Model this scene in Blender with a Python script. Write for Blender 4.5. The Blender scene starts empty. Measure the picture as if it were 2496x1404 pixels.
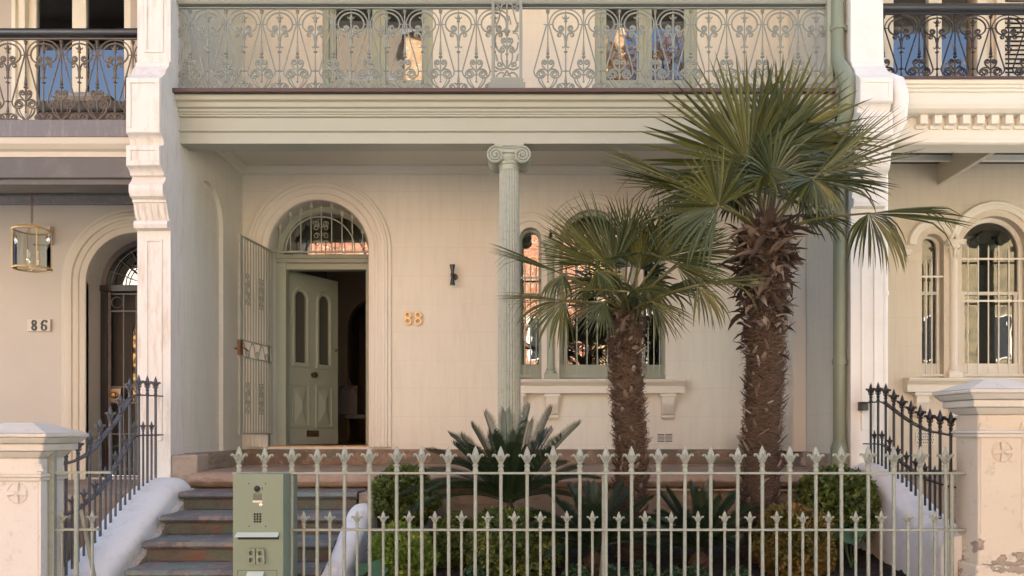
import bpy, math, random
from mathutils import Vector, Matrix
from mathutils.geometry import tessellate_polygon
random.seed(7)
PI = math.pi; R = math.radians
S = bpy.context.scene
COL = S.collection
# ------------------------------------------------------------------ camera, sky, sun, exposure
cd = bpy.data.cameras.new('camera'); cam = bpy.data.objects.new('camera', cd); COL.objects.link(cam)
F, CX, CY, EYE = 1970.0, 1300.0, 1050.0, 1.6      # focal length in photo pixels, vanishing point, eye height
cam.location = (0, 0, EYE); cam.rotation_euler = (R(90), 0, 0)
cd.sensor_width = 36; cd.lens = F/2496*36
cd.shift_x = -(CX-1248)/2496; cd.shift_y = (CY-702)/2496
cd.clip_start = .1; cd.clip_end = 2000
S.camera = cam
SUN_EL, SUN_AZ = 40, 14          # the sun stands behind the terrace and lights the street front opposite
w = bpy.data.worlds.new('World'); S.world = w; w.use_nodes = True
nt = w.node_tree; bg = nt.nodes['Background']; sky = nt.nodes.new('ShaderNodeTexSky')
sky.sky_type = 'NISHITA'; sky.sun_disc = False; sky.sun_elevation = R(SUN_EL); sky.sun_rotation = R(SUN_AZ)
sky.air_density = 0.9; sky.dust_density = 4.5; sky.ozone_density = 1.0
nt.links.new(sky.outputs[0], bg.inputs[0]); bg.inputs[1].default_value = .125
ld = bpy.data.lights.new('sun', 'SUN'); sun = bpy.data.objects.new('sun', ld); COL.objects.link(sun)
ld.energy = 5.0; ld.angle = R(.6); ld.color = (1, .98, .91)
az, el = R(SUN_AZ), R(SUN_EL)
sdir = Vector((math.sin(az)*math.cos(el), math.cos(az)*math.cos(el), math.sin(el)))
sun.rotation_euler = sdir.to_track_quat('Z', 'Y').to_euler()
S.view_settings.view_transform = 'Standard'; S.view_settings.look = 'None'
S.view_settings.exposure = 2.26; S.view_settings.gamma = 1
S.render.engine = 'CYCLES'
S.cycles.use_denoising = True; S.cycles.max_bounces = 8; S.cycles.diffuse_bounces = 4
S.cycles.glossy_bounces = 4; S.cycles.transmission_bounces = 4; S.cycles.caustics_reflective = False; S.cycles.caustics_refractive = False
S.cycles.transparent_max_bounces = 8

def at(px, py, D): return Vector(((px-CX)*D/F, D, EYE+(CY-py)*D/F))
def zz(py, D): return EYE+(CY-py)*D/F
def xx(px, D): return (px-CX)*D/F

# ------------------------------------------------------------------ materials
M = {}
def newmat(name):
    m = bpy.data.materials.new(name); m.use_nodes = True; M[name] = m
    return m, m.node_tree, m.node_tree.nodes['Principled BSDF']
def N(t, typ, **kw):
    n = t.nodes.new(typ)
    for k, v in kw.items(): setattr(n, k, v)
    return n
def ramp(t, fac, stops):
    r = N(t, 'ShaderNodeValToRGB'); t.links.new(fac, r.inputs[0])
    els = r.color_ramp.elements
    while len(els) < len(stops): els.new(.5)
    for e, (p, c) in zip(els, stops):
        e.position = p; e.color = (c, c, c, 1) if isinstance(c, (int, float)) else (*c, 1)
    return r.outputs[0]
def mix(t, fac, a, b, mode='MIX'):
    n = N(t, 'ShaderNodeMix', data_type='RGBA', blend_type=mode)
    for i, v in ((0, fac), (6, a), (7, b)):
        if hasattr(v, 'links'): t.links.new(v, n.inputs[i])
        elif isinstance(v, (int, float)): n.inputs[i].default_value = v if i == 0 else (v, v, v, 1)
        else: n.inputs[i].default_value = (*v, 1)
    return n.outputs[2]
def noise(t, vec, scale, detail=4, rough=.6, dist=0):
    n = N(t, 'ShaderNodeTexNoise'); n.inputs['Scale'].default_value = scale; n.inputs['Detail'].default_value = detail
    n.inputs['Roughness'].default_value = rough; n.inputs['Distortion'].default_value = dist
    t.links.new(vec, n.inputs['Vector']); return n.outputs[0]
def pos(t, stretch=None):
    g = N(t, 'ShaderNodeNewGeometry').outputs['Position']
    if stretch:
        m = N(t, 'ShaderNodeMapping'); m.inputs['Scale'].default_value = stretch; t.links.new(g, m.inputs['Vector']); return m.outputs[0]
    return g
def bump(t, b, h, strength, dist=.01, prev=None):
    n = N(t, 'ShaderNodeBump'); n.inputs['Strength'].default_value = strength; n.inputs['Distance'].default_value = dist
    t.links.new(h, n.inputs['Height'])
    if prev: t.links.new(prev, n.inputs['Normal'])
    t.links.new(n.outputs[0], b.inputs['Normal']); return n.outputs[0]
def mul(c, k): return tuple(min(1, x*k) for x in c)
def paint(name, c, rough=.55, var=.10, bumps=.25, scale=3, stain=None, stain_amt=.3, fine=60, metal=0, bdist=.004, streak=False):
    m, t, b = newmat(name); p = pos(t)
    n1 = noise(t, p, scale, 5)
    col = mix(t, n1, mul(c, 1-var), mul(c, 1+var))
    if stain:
        n2 = noise(t, pos(t, (3, 3, .5)) if streak else p, scale*1.7, 8, .7)
        f = ramp(t, n2, [(.5, 0), (.68, stain_amt)])
        col = mix(t, f, col, stain)
    t.links.new(col, b.inputs['Base Color'])
    b.inputs['Roughness'].default_value = rough; b.inputs['Metallic'].default_value = metal
    if bumps: bump(t, b, noise(t, p, fine, 6, .65), bumps, bdist)
    return m
def ashlar(name, c, axis, z0=3.169, row=.348, wid=1.56, off=0.0, var=.05):
    m, t, b = newmat(name); p = pos(t)
    s = N(t, 'ShaderNodeSeparateXYZ'); t.links.new(p, s.inputs[0])
    cm = N(t, 'ShaderNodeCombineXYZ')
    a1 = N(t, 'ShaderNodeMath', operation='ADD'); a1.inputs[1].default_value = 50*wid+off; t.links.new(s.outputs[axis], a1.inputs[0])
    a2 = N(t, 'ShaderNodeMath', operation='ADD'); a2.inputs[1].default_value = 40*row-z0; t.links.new(s.outputs[2], a2.inputs[0])
    t.links.new(a1.outputs[0], cm.inputs[0]); t.links.new(a2.outputs[0], cm.inputs[1])
    br = N(t, 'ShaderNodeTexBrick'); t.links.new(cm.outputs[0], br.inputs['Vector'])
    br.inputs['Scale'].default_value = 1; br.inputs['Mortar Size'].default_value = .0028; br.inputs['Mortar Smooth'].default_value = .1
    br.inputs['Brick Width'].default_value = wid; br.inputs['Row Height'].default_value = row
    n1 = noise(t, p, 1.3, 6, .65)
    col = mix(t, n1, mul(c, 1-var), mul(c, 1+var))
    n3 = ramp(t, noise(t, pos(t, (5, 5, .6)), 2.5, 7, .7), [(.46, 0), (.75, .36)])
    col = mix(t, n3, col, mul(c, .72))
    col = mix(t, br.outputs['Fac'], col, mul(c, .88))
    t.links.new(col, b.inputs['Base Color']); b.inputs['Roughness'].default_value = .75
    nb = bump(t, b, noise(t, p, 45, 6, .6), .22, .004)
    inv = N(t, 'ShaderNodeMath', operation='SUBTRACT'); inv.inputs[0].default_value = 1; t.links.new(br.outputs['Fac'], inv.inputs[1])
    bump(t, b, inv.outputs[0], .35, .004, nb)
    return m
CREAM = (.70, .665, .575)
ashlar('wall_cream', CREAM, 0, off=.13)
ashlar('side_cream', (.68, .665, .58), 1, off=.3)
paint('cream_trim', (.71, .675, .59), .6, .05, .12)
paint('ceiling_paint', (.68, .66, .58), .7, .05, .1)
paint('wall_pink', (.50, .455, .40), .8, .05, .35, 2)
paint('pink_trim', (.56, .51, .42), .7, .05, .15)
ashlar('wall_peach', (.64, .57, .45), 0, z0=3.0, off=.2)
paint('white_trim', (.72, .68, .58), .6, .05, .12)
paint('pier_white', (.70, .67, .62), .65, .06, .35, 3, (.50, .38, .27), .55, fine=35, bdist=.008, streak=True)
paint('pier_white_clean', (.76, .75, .70), .6, .04, .15, 2, (.6, .52, .4), .2)
paint('green', (.33, .365, .285), .45, .04, .06)
paint('green_fascia', (.36, .38, .315), .45, .04, .05)
paint('sage', (.35, .385, .315), .5, .08, .35, 14, (.26, .21, .13), .6, fine=70)
paint('pipe_green', (.21, .245, .17), .4, .06, .1)
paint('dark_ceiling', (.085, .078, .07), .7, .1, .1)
paint('fence_sage', (.285, .305, .25), .5, .08, .35, 14, (.22, .18, .11), .6, fine=70)
paint('sage_iron', (.225, .25, .215), .45, .06, .15, 14, (.30, .27, .19), .25)
paint('brown_edge', (.075, .042, .038), .45, .15, .05)
paint('rust_iron', (.115, .095, .072), .5, .2, .3, 9, (.22, .11, .05), .5)
paint('black_iron', (.022, .018, .018), .35, .2, .2, 9)
paint('blue_grey_iron', (.085, .087, .095), .45, .2, .3, 12, (.26, .17, .12), .35)
paint('black_gloss', (.02, .022, .026), .25, .1, 0)
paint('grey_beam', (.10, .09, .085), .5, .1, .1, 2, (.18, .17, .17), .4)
paint('grey_slab', (.15, .14, .145), .5, .1, .15, 4, (.3, .28, .27), .4, streak=True)
paint('white_kerb', (.76, .75, .725), .65, .05, .35, 3, (.48, .41, .33), .45, fine=16, bdist=.02)
paint('rough_white', (.70, .66, .58), .8, .08, 1.0, 3, (.45, .38, .28), .45, fine=26, bdist=.04)
paint('box_green', (.185, .225, .155), .5, .03, .15, 6, fine=400, bdist=.001)
paint('box_flap', (.45, .52, .46), .35, .03, 0)
paint('dark', (.012, .011, .010), .6, .2, 0)
paint('brass', (.60, .42, .20), .4, .08, .1, metal=.35)
paint('gate_paint', (.31, .325, .26), .5, .05, .06)
paint('old_brass', (.22, .14, .08), .4, .2, .1, metal=.8)
paint('steel', (.6, .6, .58), .25, .05, 0, metal=1)
paint('chrome', (.75, .68, .55), .18, .03, 0, metal=1)
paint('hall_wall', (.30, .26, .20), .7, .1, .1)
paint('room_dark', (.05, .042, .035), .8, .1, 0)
paint('wood_floor', (.30, .17, .085), .4, .25, .1, 8)
paint('threshold', (.52, .30, .12), .5, .2, .1, 12)
paint('numeral', (.035, .03, .028), .5, .1, 0)
paint('plaque', (.55, .51, .44), .5, .05, .1)
paint('curtain', (.17, .13, .105), .85, .1, .2, 5)
paint('cushion', (.40, .37, .32), .9, .2, .2, 10)
paint('cushion_dark', (.10, .10, .10), .9, .2, .2, 10)
paint('wicker', (.09, .065, .05), .7, .3, .8, 20, fine=70, bdist=.01)
paint('soil', (.018, .013, .010), .95, .4, 1.0, 6, (.06, .045, .03), .6, fine=30, bdist=.03)
paint('asphalt', (.10, .10, .10), .85, .15, .4, 2)
paint('concrete', (.50, .49, .45), .8, .12, .3, 2, (.18, .17, .15), .5)
paint('pvc', (.62, .53, .48), .4, .05, .05)
paint('shade_white', (.8, .78, .7), .6, .03, 0)
# sandstone
def stone(name, c1, c2, c3, rough=.8, sc=2.2, bs=.7):
    m, t, b = newmat(name); p = pos(t)
    n1 = noise(t, p, sc, 6, .65); n2 = noise(t, pos(t, (.7, .7, 2.2)), sc*2.2, 8, .7, .4); n3 = noise(t, p, 90, 3, .7)
    col = ramp(t, n1, [(.3, c1), (.55, c2), (.75, c3)])
    col = mix(t, ramp(t, n2, [(.52, 0), (.60, .55)]), col, mul(c1, .62))
    col = mix(t, ramp(t, n3, [(.55, 0), (.75, .25)]), col, mul(c3, 1.2))
    t.links.new(col, b.inputs['Base Color']); b.inputs['Roughness'].default_value = rough
    nb = bump(t, b, n2, bs, .02); bump(t, b, n3, .3, .004, nb)
stone('sandstone', (.27, .18, .125), (.35, .25, .175), (.40, .32, .24))
stone('sandstone_grey', (.27, .22, .175), (.36, .29, .225), (.42, .36, .29))
stone('sandstone_base', (.22, .16, .11), (.32, .23, .16), (.36, .30, .22))
def worn(name, base, patch, green, spk):
    m, t, b = newmat(name); p = pos(t)
    n1 = noise(t, p, 2.6, 7, .7); n2 = noise(t, p, 5.5, 9, .75, .3); n3 = noise(t, pos(t, (.8, .8, 1.6)), 3.4, 9, .75); n4 = noise(t, p, 70, 4, .8)
    col = mix(t, ramp(t, n1, [(.35, 0), (.65, 1)]), base, mul(base, .6))
    col = mix(t, ramp(t, n2, [(.52, 0), (.55, .8)]), col, patch)
    col = mix(t, ramp(t, n3, [(.52, 0), (.57, .7)]), col, green)
    col = mix(t, ramp(t, n4, [(.61, 0), (.66, .7)]), col, spk)
    t.links.new(col, b.inputs['Base Color']); b.inputs['Roughness'].default_value = .8
    nb = bump(t, b, n2, .6, .012); bump(t, b, n4, .5, .004, nb)
worn('step_riser', (.14, .12, .095), (.17, .075, .05), (.075, .135, .095), (.36, .31, .26))
worn('step_tread', (.17, .165, .165), (.25, .19, .15), (.13, .21, .18), (.34, .30, .27))
worn('plinth_stone', (.25, .17, .12), (.32, .22, .15), (.12, .15, .10), (.42, .34, .27))
stone('pier_stone', (.60, .50, .40), (.66, .57, .47), (.62, .55, .45), .75, 1.4, .25)
def pier_paint(name, c, z_break):
    m, t, b = newmat(name); p = pos(t)
    n1 = noise(t, p, 2.2, 7, .65)
    col = mix(t, n1, mul(c, .88), mul(c, 1.08))
    sp = N(t, 'ShaderNodeSeparateXYZ'); t.links.new(p, sp.inputs[0])
    n2 = noise(t, pos(t, (1.6, 1.6, 2.5)), 3.2, 9, .62)
    mr = N(t, 'ShaderNodeMapRange'); t.links.new(sp.outputs[2], mr.inputs[0])
    mr.inputs[1].default_value = z_break+.12; mr.inputs[2].default_value = z_break-.05; mr.inputs[3].default_value = -.12; mr.inputs[4].default_value = .12
    ad = N(t, 'ShaderNodeMath', operation='ADD'); t.links.new(n2, ad.inputs[0]); t.links.new(mr.outputs[0], ad.inputs[1])
    f = ramp(t, ad.outputs[0], [(.635, 0), (.65, 1)])
    brk = mix(t, noise(t, p, 14, 6, .7), (.20, .145, .10), (.48, .38, .28))
    col = mix(t, f, col, brk)
    st = ramp(t, noise(t, p, 9, 10, .8), [(.56, 0), (.68, .6)])
    col = mix(t, st, col, (.30, .24, .18))
    t.links.new(col, b.inputs['Base Color']); b.inputs['Roughness'].default_value = .75
    iv = N(t, 'ShaderNodeMath', operation='SUBTRACT'); iv.inputs[0].default_value = 1; t.links.new(f, iv.inputs[1])
    nb = bump(t, b, iv.outputs[0], .8, .02); bump(t, b, noise(t, p, 26, 6, .65), .35, .01, nb)
pier_paint('pier_left', (.66, .61, .54), .35)
pier_paint('pier_right', (.62, .525, .40), .80)
pier_paint('pier_cap', (.60, .55, .46), -9)
# glass that mirrors the street
def glass(name, tint=(.02, .02, .02), mixf=.45):
    m = bpy.data.materials.new(name); m.use_nodes = True; M[name] = m; t = m.node_tree
    for n in list(t.nodes): t.nodes.remove(n)
    o = N(t, 'ShaderNodeOutputMaterial'); g = N(t, 'ShaderNodeBsdfGlossy'); g.inputs['Roughness'].default_value = 0.0
    g.inputs['Color'].default_value = (.95, .95, .95, 1)
    tr = N(t, 'ShaderNodeBsdfTransparent'); tr.inputs['Color'].default_value = (.75, .78, .76, 1)
    mx = N(t, 'ShaderNodeMixShader'); fr = N(t, 'ShaderNodeLayerWeight'); fr.inputs['Blend'].default_value = mixf
    t.links.new(fr.outputs['Fresnel'], mx.inputs[0]); t.links.new(tr.outputs[0], mx.inputs[1]); t.links.new(g.outputs[0], mx.inputs[2])
    nb = N(t, 'ShaderNodeBump'); nb.inputs['Strength'].default_value = .05; nb.inputs['Distance'].default_value = .02
    t.links.new(noise(t, pos(t), 3.0, 2), nb.inputs['Height']); t.links.new(nb.outputs[0], g.inputs['Normal'])
    t.links.new(mx.outputs[0], o.inputs[0])
glass('window_glass', mixf=.62)
glass('lantern_glass', mixf=.22)
paint('frosted', (.075, .08, .065), .25, .1, 0)
paint('pale_floor', (.62, .60, .54), .7, .05, .1)
def emit(name, c, s, scale):
    m, t, b = newmat(name); v = N(t, 'ShaderNodeTexVoronoi'); v.inputs['Scale'].default_value = scale; t.links.new(pos(t), v.inputs['Vector'])
    col = mix(t, ramp(t, v.outputs['Distance'], [(.25, 0), (.6, 1)]), c, (.02, .01, .005))
    t.links.new(col, b.inputs['Emission Color']); b.inputs['Emission Strength'].default_value = s; b.inputs['Base Color'].default_value = (.02, .02, .02, 1)
emit('lit_leadlight', (.9, .45, .12), .22, 16)
# foliage
def leafmat(name, c1, c2, c3=None, trans=.3, rough=.5, spec=.4, thr=.82):
    m = bpy.data.materials.new(name); m.use_nodes = True; M[name] = m; t = m.node_tree; b = t.nodes['Principled BSDF']
    g = N(t, 'ShaderNodeNewGeometry')
    col = mix(t, g.outputs['Random Per Island'], c1, c2)
    if c3:
        f = ramp(t, noise(t, g.outputs['Position'], 4.5, 3), [(thr-.3, 0), (thr-.1, 1)]); col = mix(t, f, col, c3)
    t.links.new(col, b.inputs['Base Color']); b.inputs['Roughness'].default_value = rough; b.inputs['Specular IOR Level'].default_value = spec
    tl = N(t, 'ShaderNodeBsdfTranslucent'); t.links.new(col, tl.inputs[0])
    mx = N(t, 'ShaderNodeMixShader'); mx.inputs[0].default_value = trans
    t.links.new(b.outputs[0], mx.inputs[1]); t.links.new(tl.outputs[0], mx.inputs[2])
    t.links.new(mx.outputs[0], t.nodes['Material Output'].inputs[0])
leafmat('palm_green', (.022, .031, .007), (.13, .138, .036), trans=.12, rough=.38)
leafmat('palm_blue', (.022, .034, .012), (.11, .135, .06), trans=.10, rough=.38)
leafmat('palm_yellow', (.045, .052, .012), (.20, .185, .055), trans=.14, rough=.45)
leafmat('cycad_green', (.014, .028, .012), (.035, .055, .024), trans=.12, rough=.35)
leafmat('box_bright', (.08, .15, .02), (.25, .36, .06), (.32, .38, .07), trans=.3)
leafmat('box_mid', (.03, .055, .014), (.15, .20, .045), (.22, .25, .055), trans=.25)
leafmat('box_orange', (.05, .06, .015), (.24, .19, .04), (.28, .15, .045), trans=.25, thr=.76)
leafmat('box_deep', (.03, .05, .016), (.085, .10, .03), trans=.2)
leafmat('autumn', (.35, .16, .07), (.42, .26, .12), trans=.3)
leafmat('clover', (.05, .10, .04), (.10, .17, .08), trans=.2)
leafmat('big_leaf', (.04, .10, .035), (.06, .13, .05), trans=.15, rough=.3)
paint('petiole', (.12, .105, .03), .45, .2, .1)
def bark(name, c1, c2):
    m, t, b = newmat(name); g = N(t, 'ShaderNodeNewGeometry')
    n1 = noise(t, pos(t, (1, 1, 3)), 9, 8, .75, .6)
    col = mix(t, n1, c1, c2); col = mix(t, g.outputs['Random Per Island'], col, mul(c2, .7)) if name != 'palm_trunk' else col
    t.links.new(col, b.inputs['Base Color']); b.inputs['Roughness'].default_value = .9
    bump(t, b, noise(t, pos(t, (1, 1, 4)), 30, 8, .8, .5), 1.0, .02)
bark('palm_trunk', (.024, .014, .008), (.14, .082, .05))
bark('palm_fibre', (.055, .033, .02), (.26, .165, .105))
m_, t_, b_ = newmat('palm_stub'); g_ = N(t_, 'ShaderNodeNewGeometry')
c_r = ramp(t_, g_.outputs['Random Per Island'], [(0, (.035, .021, .014)), (.45, (.09, .058, .038)), (.72, (.19, .13, .09)), (.9, (.42, .33, .26)), (1, (.5, .42, .35))])
t_.links.new(mix(t_, noise(t_, pos(t_, (1, 1, 3)), 14, 6, .7), mix(t_, .5, c_r, (.02, .012, .008)), c_r), b_.inputs['Base Color']); b_.inputs['Roughness'].default_value = .85
bump(t_, b_, noise(t_, pos(t_, (1, 1, 4)), 40, 6, .8), .6, .01)
bark('twig', (.06, .045, .035), (.14, .11, .09))
# opposite street
def bricks(name, a, b_, mortar, plane_axis=0, rowh=.086):
    m, t, b = newmat(name); s = N(t, 'ShaderNodeSeparateXYZ'); t.links.new(pos(t), s.inputs[0]); c = N(t, 'ShaderNodeCombineXYZ')
    t.links.new(s.outputs[plane_axis], c.inputs[0]); t.links.new(s.outputs[2], c.inputs[1])
    br = N(t, 'ShaderNodeTexBrick'); t.links.new(c.outputs[0], br.inputs['Vector'])
    br.inputs['Scale'].default_value = 1; br.inputs['Brick Width'].default_value = rowh*2.8; br.inputs['Row Height'].default_value = rowh; br.inputs['Mortar Size'].default_value = .008
    br.inputs['Color1'].default_value = (*a, 1); br.inputs['Color2'].default_value = (*b_, 1); br.inputs['Mortar'].default_value = (*mortar, 1)
    t.links.new(br.outputs['Color'], b.inputs['Base Color']); b.inputs['Roughness'].default_value = .85
bricks('orange_brick', (.44, .25, .12), (.52, .33, .18), (.66, .58, .42), rowh=.16)
bricks('red_brick', (.34, .12, .055), (.40, .16, .08), (.5, .42, .34), rowh=.12)
bricks('white_brick', (.82, .80, .74), (.78, .76, .70), (.60, .58, .54), rowh=.12)
paint('render_cream', (.80, .77, .66), .8, .06, .1)
paint('render_grey', (.20, .155, .11), .8, .08, .1)
paint('render_yellow', (.22, .17, .09), .8, .5, .1, 1.2, (.05, .045, .03), 1)
def corr(name, a, b_):
    m, t, b = newmat(name); wv = N(t, 'ShaderNodeTexWave'); wv.inputs['Scale'].default_value = 1.6; t.links.new(pos(t), wv.inputs['Vector'])
    t.links.new(mix(t, wv.outputs['Fac'], a, b_), b.inputs['Base Color']); b.inputs['Roughness'].default_value = .4
corr('corrugated', (.18, .19, .17), (.55, .56, .48))

# ------------------------------------------------------------------ mesh helpers
def origin(o):
    v = Vector((0, 0, 0))
    while o is not None: v = v+o.location; o = o.parent
    return v
class MB:
    def __init__(s): s.v = []; s.f = []
    def add(s, vs, fs):
        n = len(s.v); s.v += [tuple(v) for v in vs]; s.f += [tuple(i+n for i in f) for f in fs]; return s
    def box(s, x0, x1, y0, y1, z0, z1):
        return s.add([(x0,y0,z0),(x1,y0,z0),(x1,y1,z0),(x0,y1,z0),(x0,y0,z1),(x1,y0,z1),(x1,y1,z1),(x0,y1,z1)],
            [(0,3,2,1),(4,5,6,7),(0,1,5,4),(1,2,6,5),(2,3,7,6),(3,0,4,7)])
    def frustum(s, a, z0, b, z1):      # a, b = (x0,x1,y0,y1)
        return s.add([(a[0],a[2],z0),(a[1],a[2],z0),(a[1],a[3],z0),(a[0],a[3],z0),(b[0],b[2],z1),(b[1],b[2],z1),(b[1],b[3],z1),(b[0],b[3],z1)],
            [(0,3,2,1),(4,5,6,7),(0,1,5,4),(1,2,6,5),(2,3,7,6),(3,0,4,7)])
    def extx(s, prof, x0, x1):          # closed outline of (y, z) pushed along x
        n = len(prof); vs = [(x0, p[0], p[1]) for p in prof]+[(x1, p[0], p[1]) for p in prof]
        return s.add(vs, [(i, (i+1) % n, (i+1) % n+n, i+n) for i in range(n)]+[tuple(range(n))[::-1], tuple(range(n, 2*n))])
    def extz(s, outline, z0, z1):
        n = len(outline); vs = [(p[0], p[1], z0) for p in outline]+[(p[0], p[1], z1) for p in outline]
        return s.add(vs, [(i, (i+1) % n, (i+1) % n+n, i+n) for i in range(n)]+[tuple(range(n))[::-1], tuple(range(n, 2*n))])
    def tube(s, pts, r, n=6, cap=True):
        pts = [Vector(p) for p in pts]; k = len(pts); rs = r if isinstance(r, (list, tuple)) else [r]*k
        t0 = (pts[1]-pts[0]).normalized(); up = Vector((0, 1, 0)) if abs(t0.y) < .9 else Vector((1, 0, 0))
        a = t0.cross(up).normalized(); vs = []; fs = []
        for i, p in enumerate(pts):
            t = (pts[min(i+1, k-1)]-pts[max(i-1, 0)])
            t = t.normalized() if t.length > 1e-9 else t0
            a = (a-t*a.dot(t)); a = a.normalized() if a.length > 1e-6 else t.orthogonal().normalized()
            b = t.cross(a)
            for j in range(n):
                q = 2*PI*(j+.5)/n; vs.append(p+(a*math.cos(q)+b*math.sin(q))*rs[i])
        for i in range(k-1):
            for j in range(n): fs.append((i*n+j, i*n+(j+1) % n, (i+1)*n+(j+1) % n, (i+1)*n+j))
        if cap: fs += [tuple(range(n))[::-1], tuple(range((k-1)*n, k*n))]
        return s.add(vs, fs)
    def lathe(s, c, prof, n=12, sx=1, sy=1, rot=0, cap=True):       # prof: (r, z) from c
        vs = []; fs = []; k = len(prof)
        for r, z in prof:
            for j in range(n):
                q = 2*PI*j/n+rot; vs.append((c[0]+r*math.cos(q)*sx, c[1]+r*math.sin(q)*sy, c[2]+z))
        for i in range(k-1):
            for j in range(n): fs.append((i*n+j, i*n+(j+1) % n, (i+1)*n+(j+1) % n, (i+1)*n+j))
        if cap: fs += [tuple(range(n))[::-1], tuple(range((k-1)*n, k*n))]
        return s.add(vs, fs)
    def poly(s, outer, holes, f0, f1):   # flat polygon with holes, thickened between maps f0 and f1
        loops = [outer]+list(holes); flat = [p for l in loops for p in l]
        tris = tessellate_polygon([[Vector((p[0]*100, p[1]*100, 0)) for p in l] for l in loops])
        n = len(flat); vs = [f0(*p) for p in flat]+[f1(*p) for p in flat]; fs = []
        for t in tris: fs.append(tuple(t)); fs.append(tuple(i+n for i in reversed(t)))
        o = 0
        for l in loops:
            k = len(l)
            for i in range(k): fs.append((o+i, o+(i+1) % k, o+(i+1) % k+n, o+i+n))
            o += k
        return s.add(vs, fs)
    def build(s, name, mat, parent=None, smooth=False, bevel=0, loc=None, rotz=0, seg=2):
        m = bpy.data.meshes.new(name)
        off = origin(parent) if (parent is not None and loc is None) else Vector((0, 0, 0))
        m.from_pydata([(v[0]-off.x, v[1]-off.y, v[2]-off.z) for v in s.v], [], s.f); m.update()
        import bmesh
        bm = bmesh.new(); bm.from_mesh(m); bmesh.ops.recalc_face_normals(bm, faces=bm.faces) if not getattr(s, 'raw', 0) else None
        if smooth:
            for f in bm.faces: f.smooth = True
            if smooth != 'all':
                for e in bm.edges:
                    if len(e.link_faces) == 2 and e.calc_face_angle(0) > R(38): e.smooth = False
        bm.to_mesh(m); bm.free()
        m.materials.append(M[mat]); o = bpy.data.objects.new(name, m); COL.objects.link(o)
        if parent is not None: o.parent = parent
        if loc is not None: o.location = Vector(loc)-(origin(parent) if parent is not None else Vector((0, 0, 0))); o.rotation_euler = (0, 0, rotz)
        if bevel:
            b = o.modifiers.new('bevel', 'BEVEL'); b.width = bevel; b.segments = seg; b.limit_method = 'ANGLE'; b.angle_limit = R(40)
        return o
def tag(o, label=None, cat=None, group=None, kind=None):
    if label: o['label'] = label
    if cat: o['category'] = cat
    if group: o['group'] = group
    if kind: o['kind'] = kind
    return o
def thing(name, loc, label, cat, group=None):
    o = bpy.data.objects.new(name, None); COL.objects.link(o); o.location = loc; o.empty_display_size = .1
    return tag(o, label, cat, group)
def group_part(name, parent, label=None):     # an Empty that stands for a part made of sub-parts
    o = bpy.data.objects.new(name, None); COL.objects.link(o); o.parent = parent; o.empty_display_size = .1
    if label: o['label'] = label
    return o
def archpath(cx, hw, z0, zs, r=None, n=20):    # jamb, arch, jamb outline (closed at the bottom)
    r = r or hw
    return [(cx-hw, z0)]+[(cx-r*math.cos(PI*i/n), zs+r*math.sin(PI*i/n)) for i in range(n+1)]+[(cx+hw, z0)]
def arch_mould(mb, cx, R0, z0, zs, prof, f, n=28, jambs=True):   # prof = [(offset, projection)], f(u, v, projection) -> point
    rows = []
    for o, p in prof:
        r = R0+o; row = []
        if jambs: row.append(f(cx-r, z0, p))
        row += [f(cx-r*math.cos(PI*i/n), zs+r*math.sin(PI*i/n), p) for i in range(n+1)]
        if jambs: row.append(f(cx+r, z0, p))
        rows.append(row)
    k = len(rows[0]); vs = [v for r_ in rows for v in r_]
    fs = [(i*k+j, i*k+j+1, (i+1)*k+j+1, (i+1)*k+j) for i in range(len(rows)-1) for j in range(k-1)]
    mb.add(vs, fs); return mb
def facade(D): return lambda u, v, p=0: (u, D-p, v)

# ------------------------------------------------------------------ ground
g = MB().box(-300, 300, -300, 5.7, -.5, 0).box(-300, 300, 5.7, 300, -.5, 0.05)
tag(g.build('ground', 'concrete'), kind='structure')
tag(MB().box(-120, 120, -9, 2.5, .0, .02).build('road', 'asphalt'), kind='structure')
tag(MB().box(-120, 120, 2.5, 5.7, .0, .14).box(-120, 120, -12.2, -9, .0, .14).build('pavement', 'concrete'), kind='structure')
# garden soil, a bumpy bed sloping up to the house
def soil_z(x, y): return .36+.14*(y-6.0)/2.0
sb = MB(); nx, ny = 90, 40; X0, X1, Y0, Y1 = -1.45, 3.1, 6.02, 8.12
for j in range(ny+1):
    for i in range(nx+1):
        x = X0+(X1-X0)*i/nx; y = Y0+(Y1-Y0)*j/ny
        sb.v.append((x, y, soil_z(x, y)+random.uniform(-.012, .018)))
for j in range(ny):
    for i in range(nx): a = j*(nx+1)+i; sb.f.append((a, a+1, a+nx+2, a+nx+1))
tag(sb.build('garden_soil', 'soil', smooth=True), kind='structure')
tag(MB().box(3.45, 9, 6.1, 8.1, .1, .5).build('ground_of_neighbouring_garden', 'soil'), kind='structure')
tag(MB().box(-9, -4.0, 6.1, 7.3, .05, .28).build('path', 'concrete'), kind='structure')

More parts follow.
